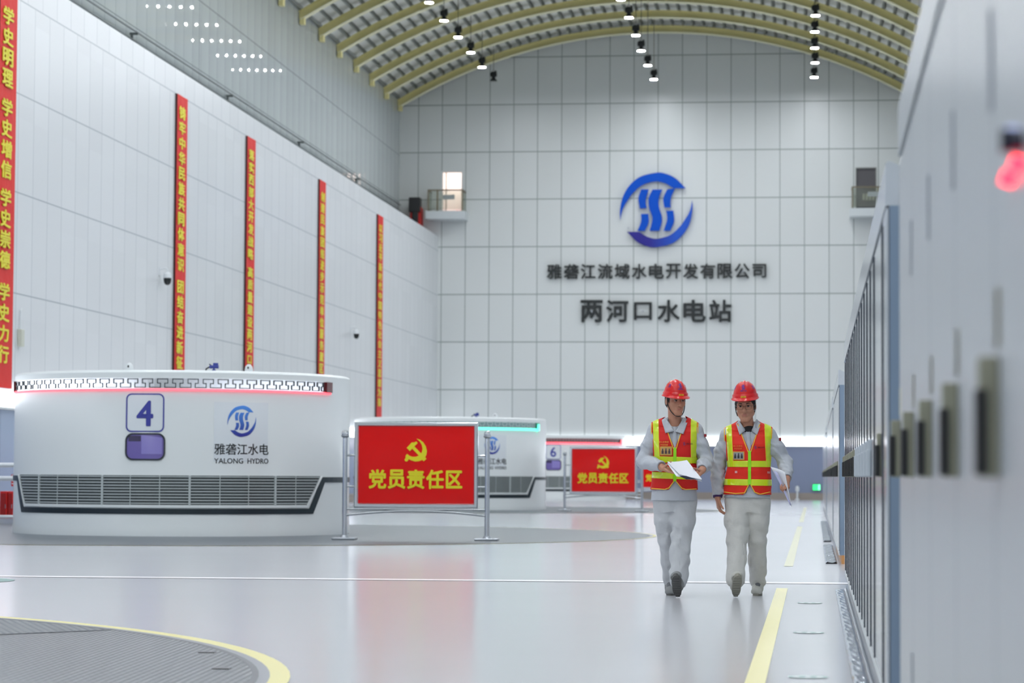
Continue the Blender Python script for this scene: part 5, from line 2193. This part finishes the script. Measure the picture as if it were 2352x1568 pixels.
    for i in range(17):
        t = i / 16
        a = PI * t
        x = -0.083 * math.cos(a)
        z = 0.03 - 0.158 * math.sin(a) ** 0.8
        y = -0.012 - 0.066 * math.sin(a) ** 1.5
        sp.append(H(x * (1.0 if abs(x) > 0.06 else 1.0), y, z))
    if c['strap'] == 'both':
        tube_obj(sp, 0.0038, 'chin_strap', BLACK, body, 6)
    else:
        st = [H(-0.083, -0.012, 0.03), H(-0.082, -0.018, -0.01), H(-0.076, -0.026, -0.05), H(-0.066, -0.03, -0.08)]
        tube_obj(st, 0.0036, 'chin_strap', BLACK, body, 6)
        st = [H(0.083, -0.012, 0.03), H(0.081, -0.014, -0.01), H(0.074, -0.02, -0.055)]
        tube_obj(st, 0.0036, 'chin_strap', BLACK, body, 6)
    # ---------------- jacket
    J = Field((-0.48, -0.40, 0.70), (0.50, 0.30, 1.56), 0.0046)
    J.loft([(z, a - 0.006, b_ - 0.008, x, y) for (z, a, b_, x, y) in secs], 0.03)
    for q in (0, 1):
        s_ = 1 if q else -1
        J.cone((neck[0] + s_ * 0.06, 0.012, neck[2] + 0.005), sh[q], 0.052, 0.058, 0.05)
        m_ = add_pt(sh[q], el[q], 0.5)
        J.chain([sh[q], m_, el[q]], [0.060, 0.064, 0.060], 0.03)
        cuff = add_pt(el[q], wr[q], 0.94)
        J.chain([el[q], add_pt(el[q], wr[q], 0.45), cuff], [0.060, 0.056, 0.046], 0.025)
    J.ell((neck[0], neck[1] - 0.005, neck[2] + 0.05), (0.062, 0.066, 0.075), 0.01, None, 'cut')
    for q in (0, 1):
        J.folds(0.0044, c['seed'] + q, lo=(min(sh[q][0], el[q][0], wr[q][0]) - 0.09, -0.40, min(el[q][2], wr[q][2]) - 0.10), hi=(max(sh[q][0], el[q][0], wr[q][0]) + 0.09, 0.2, sh[q][2] - 0.02), freq=78,
                dirs=[(0.35, 0.5, 1.0), (-0.4, 0.3, 1.0), (0.2, -0.6, 0.9), (0.9, 0.3, 0.6)])
        d = Vector(wr[q]) - Vector(el[q])
        d.normalize()
        J.ell(np.array(wr[q]) + np.array(d) * 0.047, (0.060, 0.060, 0.060), 0.004, None, 'cut')
    J.cut((0, 0, -1), (0, 0, c['jacket_hem']))
    jk = field_obj(J, 'jacket', CLOTH, body)
    if c.get('inner_cuff'):
        q = 0
        d = (Vector(wr[q]) - Vector(el[q])).normalized()
        p = Vector(wr[q])
        tube_obj([p - d * 0.045, p - d * 0.005, p + d * 0.014], [0.041, 0.042, 0.038], 'inner_cuff', mat('purple_cuff', (62, 36, 84), 0.8), jk, 20)
    # shoulder tab and arm patch on his left sleeve
    o3 = add_pt(sh[1], el[1], 0.28)
    b_ = B()
    b_.box(o3[0] + 0.050, o3[0] + 0.070, o3[1] - 0.045, o3[1] - 0.015, o3[2] + 0.015, o3[2] + 0.04, 0.004)
    b_.build('sleeve_tab', mat('dark_red_tab', (140, 26, 36), 0.6), jk)
    # ---------------- trousers
    T = Field((-0.30, -0.45, 0.03), (0.32, 0.36, 1.02), 0.0048)
    T.loft([(0.70, 0.150, 0.105, c['pelvis'][0], 0.0), (0.78, 0.176, 0.116, c['pelvis'][0], 0.0), (0.86, 0.160, 0.105, c['pelvis'][0], 0), (0.99, 0.150, 0.100, c['pelvis'][0], 0)], 0.03)
    for q in (0, 1):
        m_ = add_pt(hip[q], kn[q], 0.5)
        m2 = add_pt(kn[q], an[q], 0.5)
        d = (Vector(an[q]) - Vector(kn[q])).normalized()
        e = Vector(an[q]) + d * 0.0
        r = c['leg_r'][q]
        T.chain([hip[q], m_, kn[q]], [r[0], r[1], r[2]], 0.025)
        T.chain([kn[q], m2, tuple(e)], [r[2], r[3], r[4]], 0.02)
    for q in (0, 1):
        T.folds(0.0056, c['seed'] + 7 + q, lo=(min(kn[q][0], an[q][0]) - 0.1, -0.45, 0.05), hi=(max(kn[q][0], an[q][0]) + 0.1, 0.36, 0.62), freq=48,
                dirs=[(1.0, 0.2, 0.55), (-1.0, 0.2, 0.7), (0.5, 0.3, 1.0), (-0.9, 0.5, 0.3)])
    T.folds(0.0040, c['seed'] + 11, lo=(-0.3, -0.3, 0.55), hi=(0.3, 0.3, 0.84), freq=42, dirs=[(1.0, 0.2, 0.5), (-1.0, 0.2, 0.5), (0.6, 0.2, 1.0)])
    for q in (0, 1):
        d = (Vector(an[q]) - Vector(kn[q])).normalized()
        T.ell(np.array(an[q]) + np.array(d) * 0.112, (0.1, 0.1, 0.075), 0.004, None, 'cut')
    tr = field_obj(T, 'trousers', c['trous'], body)
    if c.get('fly'):
        b_ = B()
    # ---------------- shoes
    for q in (0, 1):
        shoe(body, c['foot'][q][0], c['foot'][q][1], c['foot'][q][2], 1.0, c['shoe_m'], c['sole_m'])
    # ---------------- vest
    V = Field((-0.30, -0.24, 0.78), (0.32, 0.24, 1.56), 0.0046)
    V.loft([(z, a + 0.006, b_ + 0.006, x, y) for (z, a, b_, x, y) in secs], 0.03)
    for q in (0, 1):
        s_ = 1 if q else -1
        V.cone((neck[0] + s_ * 0.06, 0.012, neck[2] + 0.012), (sh[q][0] * 0.98, sh[q][1], sh[q][2] + 0.006), 0.058, 0.066, 0.05)
    V.folds(0.0028, c['seed'] + 3, freq=38)
    Vm, Vq = V.mesh()
    bm = bmesh.new()
    vs2 = [bm.verts.new(p) for p in Vm.tolist()]
    for q in Vq.tolist():
        try:
            bm.faces.new([vs2[i] for i in q])
        except ValueError:
            pass
    bm.normal_update()
    vz, hem = c['v'], c['hem']
    (vlx, vlz), (vbx, vbz), (vrx, vrz) = vz

    def bis(pnt, nrm_, front=None):
        geom = bm.verts[:] + bm.edges[:] + bm.faces[:]
        if front is not None:
            fs2 = [f_ for f_ in bm.faces if (f_.calc_center_median().y < 0) == front]
            geom = list({v for f_ in fs2 for v in f_.verts}) + list({e for f_ in fs2 for e in f_.edges}) + fs2
        bmesh.ops.bisect_plane(bm, geom=geom, plane_co=pnt, plane_no=nrm_)

    def line_n(p, q):
        d = Vector((q[0] - p[0], 0, q[1] - p[1])).normalized()
        return (d.z, 0, -d.x)
    # hem and its cutaway at the front
    bis((0, 0, hem), (0, 0, 1))
    bmesh.ops.delete(bm, geom=[f_ for f_ in bm.faces if f_.calc_center_median().z < hem], context='FACES')
    hc_ = c['hemcut']                      # list of (x, z) from left to right, an inverted V
    for i in range(len(hc_) - 1):
        bis((hc_[i][0], 0, hc_[i][1]), line_n(hc_[i], hc_[i + 1]), True)
    hx = [p[0] for p in hc_]
    hz = [p[1] for p in hc_]
    kill = []
    for f_ in bm.faces:
        p = f_.calc_center_median()
        if p.y < 0 and hx[0] < p.x < hx[-1] and p.z < np.interp(p.x, hx, hz):
            kill.append(f_)
    bmesh.ops.delete(bm, geom=kill, context='FACES')
    # V neck
    bis((vlx, 0, vlz), line_n((vlx, vlz), (vbx, vbz)), True)
    bis((vrx, 0, vrz), line_n((vrx, vrz), (vbx, vbz)), True)
    kill = []
    for f_ in bm.faces:
        p = f_.calc_center_median()
        xl = vlx + (vbx - vlx) * (vlz - p.z) / (vlz - vbz)
        xr = vrx + (vbx - vrx) * (vrz - p.z) / (vrz - vbz)
        if p.y < 0.0 and p.z > vbz and xl < p.x < xr:
            kill.append(f_)
        elif p.y >= 0.0 and p.z > neck[2] + 0.02 and abs(p.x - neck[0]) < 0.085:
            kill.append(f_)
    bmesh.ops.delete(bm, geom=kill, context='FACES')
    # outer edge of the shoulders (armholes)
    for x_ in c['arm_x']:
        bis((x_, 0, 0), (1, 0, 0))
    bmesh.ops.delete(bm, geom=[f_ for f_ in bm.faces if f_.calc_center_median().z > c['arm_z'] and not (c['arm_x'][0] < f_.calc_center_median().x < c['arm_x'][1])], context='FACES')
    # cut lines of the tapes
    for (z0, z1, tl) in c['bands']:
        for z in (z0, z1):
            bis((0, 0, z), (tl, 0, 1))
    for st in c['strips']:
        (xa, xb, za), (xc, xd, zc) = st
        bis((xa, 0, za), line_n((xa, za), (xc, zc)))
        bis((xb, 0, za), line_n((xb, za), (xd, zc)))
    zx = vbx
    bis((zx - 0.0125, 0, 0), (1, 0, 0), True)
    bis((zx + 0.0125, 0, 0), (1, 0, 0), True)
    bm.normal_update()

    def region(p):
        if p.y < 0 and abs(p.x - zx) < 0.0125 and p.z < vbz + 0.012:
            return 'zip'
        for (z0, z1, tl) in c['bands']:
            zz = p.z + tl * p.x
            if z0 < zz < z1:
                return 'band%.3f' % z0
        for i, st in enumerate(c['strips']):
            (xa, xb, za), (xc, xd, zc) = st
            t = (p.z - za) / (zc - za)
            if p.z > c['bands'][0][1] - c['bands'][0][2] * p.x and xa + (xc - xa) * t < p.x < xb + (xd - xb) * t:
                return 'strip%d' % i
        return 'cloth'
    groups = {}
    for f_ in bm.faces:
        groups.setdefault(region(f_.calc_center_median()), []).append(f_)

    def emit(name, faces, m_, off, parent):
        idx = {}
        vv, ff = [], []
        for f_ in faces:
            r = []
            for v in f_.verts:
                if v not in idx:
                    idx[v] = len(vv)
                    vv.append(tuple(v.co + v.normal * off))
                r.append(idx[v])
            ff.append(r)
        o = mk(name, vv, ff, m_, parent, True)
        sm = o.modifiers.new('thickness', 'SOLIDIFY')
        sm.thickness = 0.003
        sm.offset = -1
        return o
    vest = emit('safety_vest', [f_ for g_ in groups.values() for f_ in g_], c['vest_m'], 0.0, body)
    for k_, fs2 in groups.items():
        if k_ == 'cloth':
            continue
        emit('zip' if k_ == 'zip' else 'reflective_tape', fs2, ZIPM if k_ == 'zip' else TAPE, 0.0035 if k_ != 'zip' else 0.005, vest)
    bm.free()

    def vy(x, z, d=0.0):
        y = V.front_y(x, z)
        return (x, (y if y is not None else -0.09) - d, z)

    def run(pts, n_=10):
        out = []
        for i in range(len(pts) - 1):
            for k in range(n_):
                t = k / n_
                out.append((pts[i][0] + (pts[i + 1][0] - pts[i][0]) * t, pts[i][1] + (pts[i + 1][1] - pts[i][1]) * t))
        out.append(pts[-1])
        return out
    pip = []
    pip.append(run([(vlx + (vbx - vlx) * c['pipe_t'], vlz + (vbz - vlz) * c['pipe_t']), (vbx - 0.012, vbz)]))
    pip.append(run([(vrx + (vbx - vrx) * c['pipe_t'], vrz + (vbz - vrz) * c['pipe_t']), (vbx + 0.012, vbz)]))
    pip.append(run(c['hem_pipe'][0], 8))
    pip.append(run(c['hem_pipe'][1], 8))
    for st in c['arm_pipe']:
        pip.append(run(st, 8))
    b_ = B()
    for pl in pip:
        q = []
        for (x, z) in pl:
            y = V.front_y(x, z)
            if y is not None:
                q.append((x, y - 0.003, z))
        if len(q) > 1:
            b_.tube(q, 0.0042, 6)
    for st in c['strips']:                     # amber seams along the shoulder tapes
        (xa, xb, za), (xc, xd, zc) = st
        for (p, q_) in (((xa, za), (xc, zc)), ((xb, za), (xd, zc))):
            pts = []
            for t in range(13):
                x, z = p[0] + (q_[0] - p[0]) * t / 12, p[1] + (q_[1] - p[1]) * t / 12
                y = V.front_y(x, z)
                if y is not None:
                    pts.append((x, y - 0.003, z))
            if len(pts) > 1:
                b_.tube(pts, 0.0022, 5)
    b_.build('piping', PIPE, vest, True)
    # photo pocket, prints, zip
    (px, pz, pw, ph) = c['pocket']
    nn = 6
    vv, ff = [], []
    b_ = B()

    def sheet(x0, x1, z0, z1, d, m_, name):
        vv, ff = [], []
        for i in range(nn + 1):
            for j in range(nn + 1):
                vv.append(vy(x0 + (x1 - x0) * j / nn, z0 + (z1 - z0) * i / nn, d))
        for i in range(nn):
            for j in range(nn):
                q = i * (nn + 1) + j
                ff.append((q, q + 1, q + nn + 2, q + nn + 1))
        return mk(name, vv, ff, m_, vest, True)
    pk = sheet(px - pw / 2, px + pw / 2, pz - ph / 2, pz + ph / 2, 0.006, c['pocket_m'][0], 'photo_pocket')
    o = sheet(px - pw / 2 + 0.008, px + pw / 2 - 0.008, pz - ph / 2 + 0.007, pz + ph / 2 - 0.007, 0.0075, c['pocket_m'][1], 'photo')
    o.parent = pk
    b_ = B()
    for i in range(3):
        x0 = px - pw * 0.28 + pw * 0.28 * i
        z0 = pz - ph * 0.32
        fig = [(x0 - pw * 0.09, z0), (x0 + pw * 0.09, z0), (x0 + pw * 0.085, z0 + ph * 0.32), (x0 + pw * 0.045, z0 + ph * 0.38), (x0 + pw * 0.05, z0 + ph * (0.52 + 0.05 * (i % 2))), (x0, z0 + ph * (0.6 + 0.05 * (i % 2))), (x0 - pw * 0.05, z0 + ph * 0.52), (x0 - pw * 0.045, z0 + ph * 0.38), (x0 - pw * 0.085, z0 + ph * 0.32)]
        b_.add([vy(x, z, 0.0085) for x, z in fig], [tuple(range(len(fig)))])
    b_.build('photo_figures', c['pocket_m'][2], pk)
    for (s_, x, z, w_, h_, m_) in c['prints']:
        v, f = text_geo(s_, w_, h_, 0.001, 0.012)
        mk('print', [(lambda p: (p[0], p[1] + yy, p[2]))(vy(xx + x, zz + z, 0.0055)) for xx, yy, zz in v], f, m_, vest)
    b_ = B()
    for (nm, p, q) in LOGO:
        v, f = strip_solid(p, q, 0.013, 0.001)
        b_.add([(lambda w_: (w_[0], w_[1] + yy, w_[2]))(vy(xx + c['logo'][0], zz + c['logo'][1], 0.0055)) for xx, yy, zz in v], f)
    o = b_.build('print', mat('vest_logo', (120, 60, 110), 0.5), vest)
    fix_normals(o)
    if c.get('tags'):
        b_ = B()
        for (x, z) in c['tags']:
            b_.add([vy(x - 0.010, z - 0.009, 0.006), vy(x + 0.010, z - 0.009, 0.006), vy(x + 0.010, z + 0.009, 0.006), vy(x - 0.010, z + 0.009, 0.006)], [(0, 1, 2, 3)])
        b_.build('pocket_tag', mat('pale_pink_tag', (226, 170, 170), 0.5), vest)
    # ---------------- collar
    b_ = B()
    for fl in c['collar']:
        g = []
        n2 = 6
        for i in range(n2 + 1):
            for j in range(n2 + 1):
                u, v = j / n2, i / n2
                x = (fl[0][0] * (1 - u) * (1 - v) + fl[1][0] * u * (1 - v) + fl[2][0] * u * v + fl[3][0] * (1 - u) * v)
                z = (fl[0][1] * (1 - u) * (1 - v) + fl[1][1] * u * (1 - v) + fl[2][1] * u * v + fl[3][1] * (1 - u) * v)
                ys = [y for y in (V.front_y(x, z), J.front_y(x, z)) if y is not None]
                y = min(ys) if ys else -0.05
                # near the neck the collar stands up around it
                rn = 0.071
                dx_ = x - neck[0]
                yn = neck[1] - math.sqrt(max(0, rn * rn - dx_ * dx_)) if abs(dx_) < rn else neck[1]
                up_ = max(0.0, min(1.0, (z - (neck[2] - 0.005)) / 0.06))
                y = y * (1 - up_) + min(yn, y if y > yn else yn) * up_
                g.append((x, y - 0.012, z))
        N = len(g)
        m_ = n2 + 1
        ff = []
        for i in range(n2):
            for j in range(n2):
                q = i * m_ + j
                ff.append((q, q + 1, q + m_ + 1, q + m_))
        b_.add(g, ff)
    col = b_.build('collar', CLOTH, jk, True)
    sm = col.modifiers.new('thickness', 'SOLIDIFY')
    sm.thickness = 0.006
    b_ = B()
    vv, ff = [], []
    n3 = 24
    for i in range(n3 + 1):
        a = math.radians(-128 + 256 * i / n3)
        bk = 0.5 + 0.5 * math.cos(a)
        for (r, z) in ((0.074, neck[2] - 0.02), (0.070, neck[2] + 0.040 + 0.018 * bk), (0.076, neck[2] + 0.042 + 0.018 * bk), (0.092, neck[2] - 0.005)):
            vv.append((neck[0] + r * math.sin(a), neck[1] + r * math.cos(a), z))
    for i in range(n3):
        p, q = i * 4, i * 4 + 4
        for k in range(4):
            k2 = (k + 1) % 4
            ff.append((p + k, p + k2, q + k2, q + k))
    b_.add(vv, ff)
    o = b_.build('collar_stand', CLOTH, col, True)
    fix_normals(o)
    # jacket front placket and its snap
    b_ = B()
    zt, zb = neck[2] - 0.025, vbz - 0.01
    vv, ff = [], []
    for i in range(11):
        z = zt + (zb - zt) * i / 10
        for dx_ in (-0.018, 0.018):
            y = J.front_y(neck[0] + (vbx - neck[0]) * i / 10 + dx_, z)
            vv.append((neck[0] + (vbx - neck[0]) * i / 10 + dx_, (y if y is not None else -0.1) - 0.004, z))
    for i in range(10):
        ff.append((2 * i, 2 * i + 1, 2 * i + 3, 2 * i + 2))
    o = mk('placket', vv, ff, CLOTH, jk, True)
    sm = o.modifiers.new('thickness', 'SOLIDIFY')
    sm.thickness = 0.004
    if c.get('undershirt'):
        F2 = Field((neck[0] - 0.1, -0.12, neck[2] - 0.05), (neck[0] + 0.1, 0.1, neck[2] + 0.07), 0.004)
        F2.cone((neck[0], neck[1] + 0.008, neck[2] - 0.05), (neck[0], neck[1] + 0.005, neck[2] + 0.006), 0.064, 0.061, 0.0)
        F2.cut((0, 0.3, 1), (neck[0], neck[1], neck[2] + 0.004))
        field_obj(F2, 'undershirt', mat('black_shirt', (26, 24, 28), 0.8), body)
    if c.get('glasses'):
        b_ = B()
        for q in (-1, 1):
            pts = []
            for i in range(25):
                a = 2 * PI * i / 24
                ca, sa = math.cos(a), math.sin(a)
                x = 0.026 * math.copysign(abs(ca) ** 0.7, ca)
                z = 0.0185 * math.copysign(abs(sa) ** 0.7, sa)
                xx = q * 0.034 + x
                pts.append(H(xx, -0.106 + 2.4 * xx * xx, 0.001 + z))
            b_.tube(pts, 0.0013, 5, False)
            b_.tube([H(q * 0.060, -0.0975, 0.008), H(q * 0.079, -0.06, 0.010), H(q * 0.084, 0.01, 0.008)], 0.0016, 5)
        b_.tube([H(-0.008, -0.1055, 0.006), H(0, -0.107, 0.0085), H(0.008, -0.1055, 0.006)], 0.0014, 5)
        b_.build('glasses', mat('glasses_frame', (96, 80, 66), 0.3, 0.6), body)
    return body


p1 = dict(
    pipe_t=0.42, trous=mat('cool_trouser_cloth', (190, 192, 195), 0.85, bump=(11, 0.6, 0.022), tint=(7, 0.05)), loc=(-1.16, 21.56, 0.0), label='worker on the left in red helmet reading an open booklet in both hands', seed=3,
    head=(0.006, -0.035, 1.629), head_rot=(27, 6, 0), hs=0.98, neck=(0.004, 0.0, 1.435), helm_pitch=0, helm_s=0.98, helm_z=0.046,
    sh=[(-0.166, 0.022, 1.385), (0.170, 0.022, 1.385)], el=[(-0.262, 0.01, 1.125), (0.262, 0.0, 1.125)], wr=[(-0.098, -0.225, 1.078), (0.236, -0.225, 1.056)],
    hip=[(-0.086, 0.0, 0.79), (0.088, 0.0, 0.79)], kn=[(-0.062, 0.03, 0.46), (0.058, -0.11, 0.47)], an=[(-0.046, 0.20, 0.12), (0.046, -0.255, 0.135)],
    toe=[(-0.05, 0.09, 0.05), (0.05, -0.36, 0.16)], pelvis=(-0.003, 0),
    secs=[(0.77, 0.205, 0.150, -0.004, 0), (0.80, 0.200, 0.146, -0.004, 0), (0.88, 0.194, 0.138, -0.004, 0), (1.0, 0.186, 0.132, 0, 0), (1.1, 0.180, 0.130, 0, 0), (1.2, 0.182, 0.132, 0.002, 0), (1.3, 0.188, 0.130, 0.003, 0.004), (1.37, 0.180, 0.108, 0.003, 0.008), (1.41, 0.140, 0.07, 0.003, 0.01)],
    leg_r=[(0.100, 0.094, 0.074, 0.066, 0.062), (0.100, 0.098, 0.084, 0.080, 0.074)],
    hands=[((-0.090, -0.228, 1.068), (0.1, -0.35, 1.0), (0.80, -0.42, -0.28), 1, (2, 8, 8), dict(thumb_dir=(0.66, -0.34, 0.68))),
           ((0.240, -0.238, 1.050), (-0.3, -0.45, 0.9), (-0.50, -0.55, -0.50), -1, (4, 22, 25), dict(thumb_dir=(-0.66, -0.50, 0.30)))],
    foot=[((-0.046, 0.215, 0.112), 4, -6), ((0.046, -0.275, 0.128), -4, 42)],
    shoe_m=SHOE, sole_m=SOLE, jacket_hem=0.795, vest_m=VEST2, hem=0.886, strap='both',
    v=[(-0.098, 1.470), (0.008, 1.227), (0.100, 1.470)],
    hemcut=[(-0.075, 0.86), (-0.035, 0.895), (0.000, 0.955), (0.022, 0.955), (0.062, 0.895), (0.10, 0.86)],
    hem_pipe=[[(-0.19, 0.895), (-0.075, 0.888), (-0.04, 0.900), (0.0, 0.955)], [(0.02, 0.955), (0.065, 0.900), (0.10, 0.888), (0.185, 0.893)]],
    arm_pipe=[[(-0.194, 1.44), (-0.193, 1.32), (-0.184, 1.18)], [(0.195, 1.44), (0.194, 1.32), (0.186, 1.18)]],
    bands=[(1.110, 1.160, 0.03), (0.975, 1.028, 0.03)],
    strips=[((-0.184, -0.136, 1.47), (-0.160, -0.116, 1.10)), ((0.136, 0.186, 1.47), (0.142, 0.180, 1.10))],
    arm_x=(-0.197, 0.198), arm_z=1.20, pocket=(-0.066, 1.208, 0.100, 0.074), pocket_m=(mat('pocket_amber', (214, 166, 66), 0.3), mat('photo_tan', (190, 150, 90), 0.3), mat('photo_dark', (70, 56, 60), 0.4)),
    prints=[('家人在等您', -0.085, 1.282, 0.082, 0.017, GOLD), ('平安回家', -0.082, 1.258, 0.066, 0.017, GOLD), ('雅砻江水电', 0.128, 1.268, 0.052, 0.011, mat('vest_print', (84, 22, 40), 0.5))],
    logo=(0.086, 1.268),
    collar=[[(-0.108, 1.462), (-0.075, 1.492), (0.000, 1.372), (-0.072, 1.356)], [(0.112, 1.462), (0.078, 1.492), (0.012, 1.372), (0.078, 1.350)]])
p2 = dict(
    pipe_t=0.10, trous=TROUS, loc=(-0.562, 21.70, 0.0), label='worker on the right in red helmet and glasses holding papers at his side', seed=21,
    head=(-0.010, -0.045, 1.592), head_rot=(-5, 9, -2), hs=1.03, neck=(0.010, -0.005, 1.405), helm_pitch=-2, helm_s=0.98, helm_z=0.070,
    sh=[(-0.160, 0.022, 1.345), (0.180, 0.022, 1.350)], el=[(-0.245, 0.045, 1.09), (0.318, 0.03, 1.120)], wr=[(-0.243, -0.02, 0.835), (0.338, -0.185, 0.985)],
    hip=[(-0.083, 0.0, 0.79), (0.093, 0.0, 0.79)], kn=[(-0.078, -0.11, 0.46), (0.086, 0.03, 0.46)], an=[(-0.085, -0.25, 0.14), (0.088, 0.17, 0.12)],
    toe=[(-0.09, -0.36, 0.16), (0.092, 0.05, 0.05)], pelvis=(0.004, 0),
    secs=[(0.80, 0.198, 0.146, 0.004, 0), (0.86, 0.196, 0.140, 0.006, 0), (0.96, 0.192, 0.136, 0.008, 0), (1.08, 0.176, 0.132, 0.016, 0), (1.2, 0.180, 0.134, 0.014, 0), (1.27, 0.184, 0.130, 0.012, 0.004), (1.335, 0.178, 0.106, 0.010, 0.008), (1.375, 0.14, 0.07, 0.010, 0.01)],
    leg_r=[(0.103, 0.100, 0.086, 0.080, 0.072), (0.103, 0.098, 0.080, 0.074, 0.068)],
    hands=[((-0.243, -0.022, 0.825), (1.0, 0.2, 0.0), (0.10, -0.12, -1.0), 1, (22, 30, 25), dict(thumb_dir=(0.35, -0.45, -0.8))),
           ((0.338, -0.195, 0.975), (-1.0, -0.2, 0.0), (0.08, -0.45, -0.85), -1, (60, 75, 45), dict(thumb_dir=(-0.35, -0.5, -0.7)))],
    foot=[((-0.086, -0.270, 0.128), 6, 42), ((0.090, 0.180, 0.110), -3, -4)],
    shoe_m=SHOE2, sole_m=SOLE2, jacket_hem=0.822, vest_m=VEST, hem=0.848, strap='sides', glasses=True, undershirt=True, inner_cuff=True, fringe=True,
    v=[(-0.086, 1.462), (0.026, 1.205), (0.118, 1.462)],
    hemcut=[(-0.05, 0.83), (-0.005, 0.865), (0.020, 0.930), (0.036, 0.930), (0.075, 0.862), (0.13, 0.83)],
    hem_pipe=[[(-0.185, 0.868), (-0.09, 0.856), (-0.015, 0.862), (0.02, 0.930)], [(0.036, 0.930), (0.07, 0.868), (0.115, 0.852), (0.195, 0.870)]],
    arm_pipe=[[(-0.187, 1.40), (-0.184, 1.28), (-0.172, 1.12)], [(0.210, 1.40), (0.206, 1.28), (0.200, 1.12)]],
    bands=[(1.078, 1.130, 0.0), (0.924, 0.976, 0.01)],
    strips=[((-0.176, -0.128, 1.44), (-0.150, -0.108, 1.08)), ((0.148, 0.202, 1.44), (0.166, 0.206, 1.08))],
    arm_x=(-0.190, 0.214), arm_z=1.16, pocket=(-0.066, 1.172, 0.098, 0.070), pocket_m=(mat('pocket_amber'), mat('photo_grey', (150, 150, 152), 0.3), mat('photo_black', (44, 44, 50), 0.4)),
    prints=[('家人在等您', -0.072, 1.252, 0.076, 0.015, mat('orange_print', (240, 120, 50), 0.5)), ('平安回家', -0.070, 1.231, 0.066, 0.015, mat('orange_print')), ('雅砻江水电', 0.122, 1.242, 0.056, 0.011, mat('vest_print'))],
    logo=(0.076, 1.242), tags=[(-0.086, 1.036), (0.184, 1.034)],
    collar=[[(-0.090, 1.440), (-0.064, 1.470), (-0.010, 1.385), (-0.058, 1.345)], [(0.120, 1.440), (0.086, 1.480), (0.040, 1.385), (0.088, 1.350)]])
W1 = person(p1)
W2 = person(p2)

# papers they hold
t = empty('open_booklet', (p1['loc'][0], p1['loc'][1], 1.0))
tag(t, 'white open booklet with a dark inner page held by the left worker', 'booklet')
A, Bq, Cq, D = (-0.045, -0.292, 0.112), (0.112, -0.215, 0.126), (0.244, -0.405, -0.030), (0.070, -0.487, 0.008)
v, f = patch4([A, Bq, Cq, D], 10, 10, 0.006, 0.007)
mk('pages', v, f, PAPER, t, True)
auto_smooth(bpy.data.objects[t.children[0].name] if t.children else children(t)[0], 40)
v, f = patch4([(A[0], A[1], A[2] - 0.012), (Bq[0], Bq[1], Bq[2] - 0.014), (Cq[0], Cq[1] + 0.01, Cq[2] - 0.016), (D[0] - 0.03, D[1] + 0.01, D[2] - 0.012)], 8, 8, -0.008, 0.003)
mk('cover', v, f, PAPER, t, True)
v, f = patch4([(0.068, -0.492, -0.001), (0.120, -0.486, 0.001), (0.215, -0.425, -0.030), (0.120, -0.455, -0.026)], 6, 6, 0.004, 0.002)
mk('inner_page', v, f, mat('navy_page', (40, 46, 70), 0.4), t, True)
b = B()
for k in range(9):
    u0 = 0.14 + 0.07 * k
    p_, q_ = add_pt(A, D, u0), add_pt(Bq, Cq, u0)
    p_, q_ = add_pt(p_, q_, 0.15), add_pt(p_, q_, 0.8 - 0.05 * (k % 3))
    n_ = (Vector(Bq) - Vector(A)).cross(Vector(D) - Vector(A)).normalized()
    if n_.z < 0:
        n_ = -n_
    w_ = (Vector(D) - Vector(A)).normalized() * 0.0016
    pts = []
    for s_ in range(9):
        tt = 0.15 + (0.65 - 0.05 * (k % 3)) * s_ / 8
        base = Vector(add_pt(add_pt(A, D, u0), add_pt(Bq, Cq, u0), tt))
        off = n_ * (0.0015 + 0.0) + (Vector(Bq) - Vector(A)).cross(Vector(D) - Vector(A)).normalized() * 0.006 * math.sin(PI * tt)
        pts += [base + off - w_, base + off + w_]
    b.add(pts, [(2 * s_, 2 * s_ + 2, 2 * s_ + 3, 2 * s_ + 1) for s_ in range(8)])
b.build('print', mat('faint_print', (196, 200, 210), 0.6), t)

t = empty('paper_sheets', (p2['loc'][0], p2['loc'][1], 1.0))
tag(t, 'loose white paper sheets hanging from the right worker\'s hand', 'papers')
v, f = patch4([(0.205, -0.215, 0.080), (0.322, -0.30, 0.036), (0.378, -0.285, -0.248), (0.352, -0.20, -0.19)], 10, 8, 0.010, 0.003)
mk('sheet', v, f, PAPER, t, True)
v, f = patch4([(0.216, -0.190, 0.070), (0.325, -0.262, 0.034), (0.350, -0.27, -0.12), (0.300, -0.19, -0.09)], 8, 8, 0.012, 0.002)
mk('sheet', v, f, PAPER, t, True)
v, f = patch4([(0.228, -0.235, 0.048), (0.262, -0.262, 0.030), (0.376, -0.292, -0.236), (0.366, -0.285, -0.238)], 8, 6, 0.006, 0.002)
mk('sheet', v, f, mat('paper_blue_shade', (190, 192, 226), 0.6), t, True)
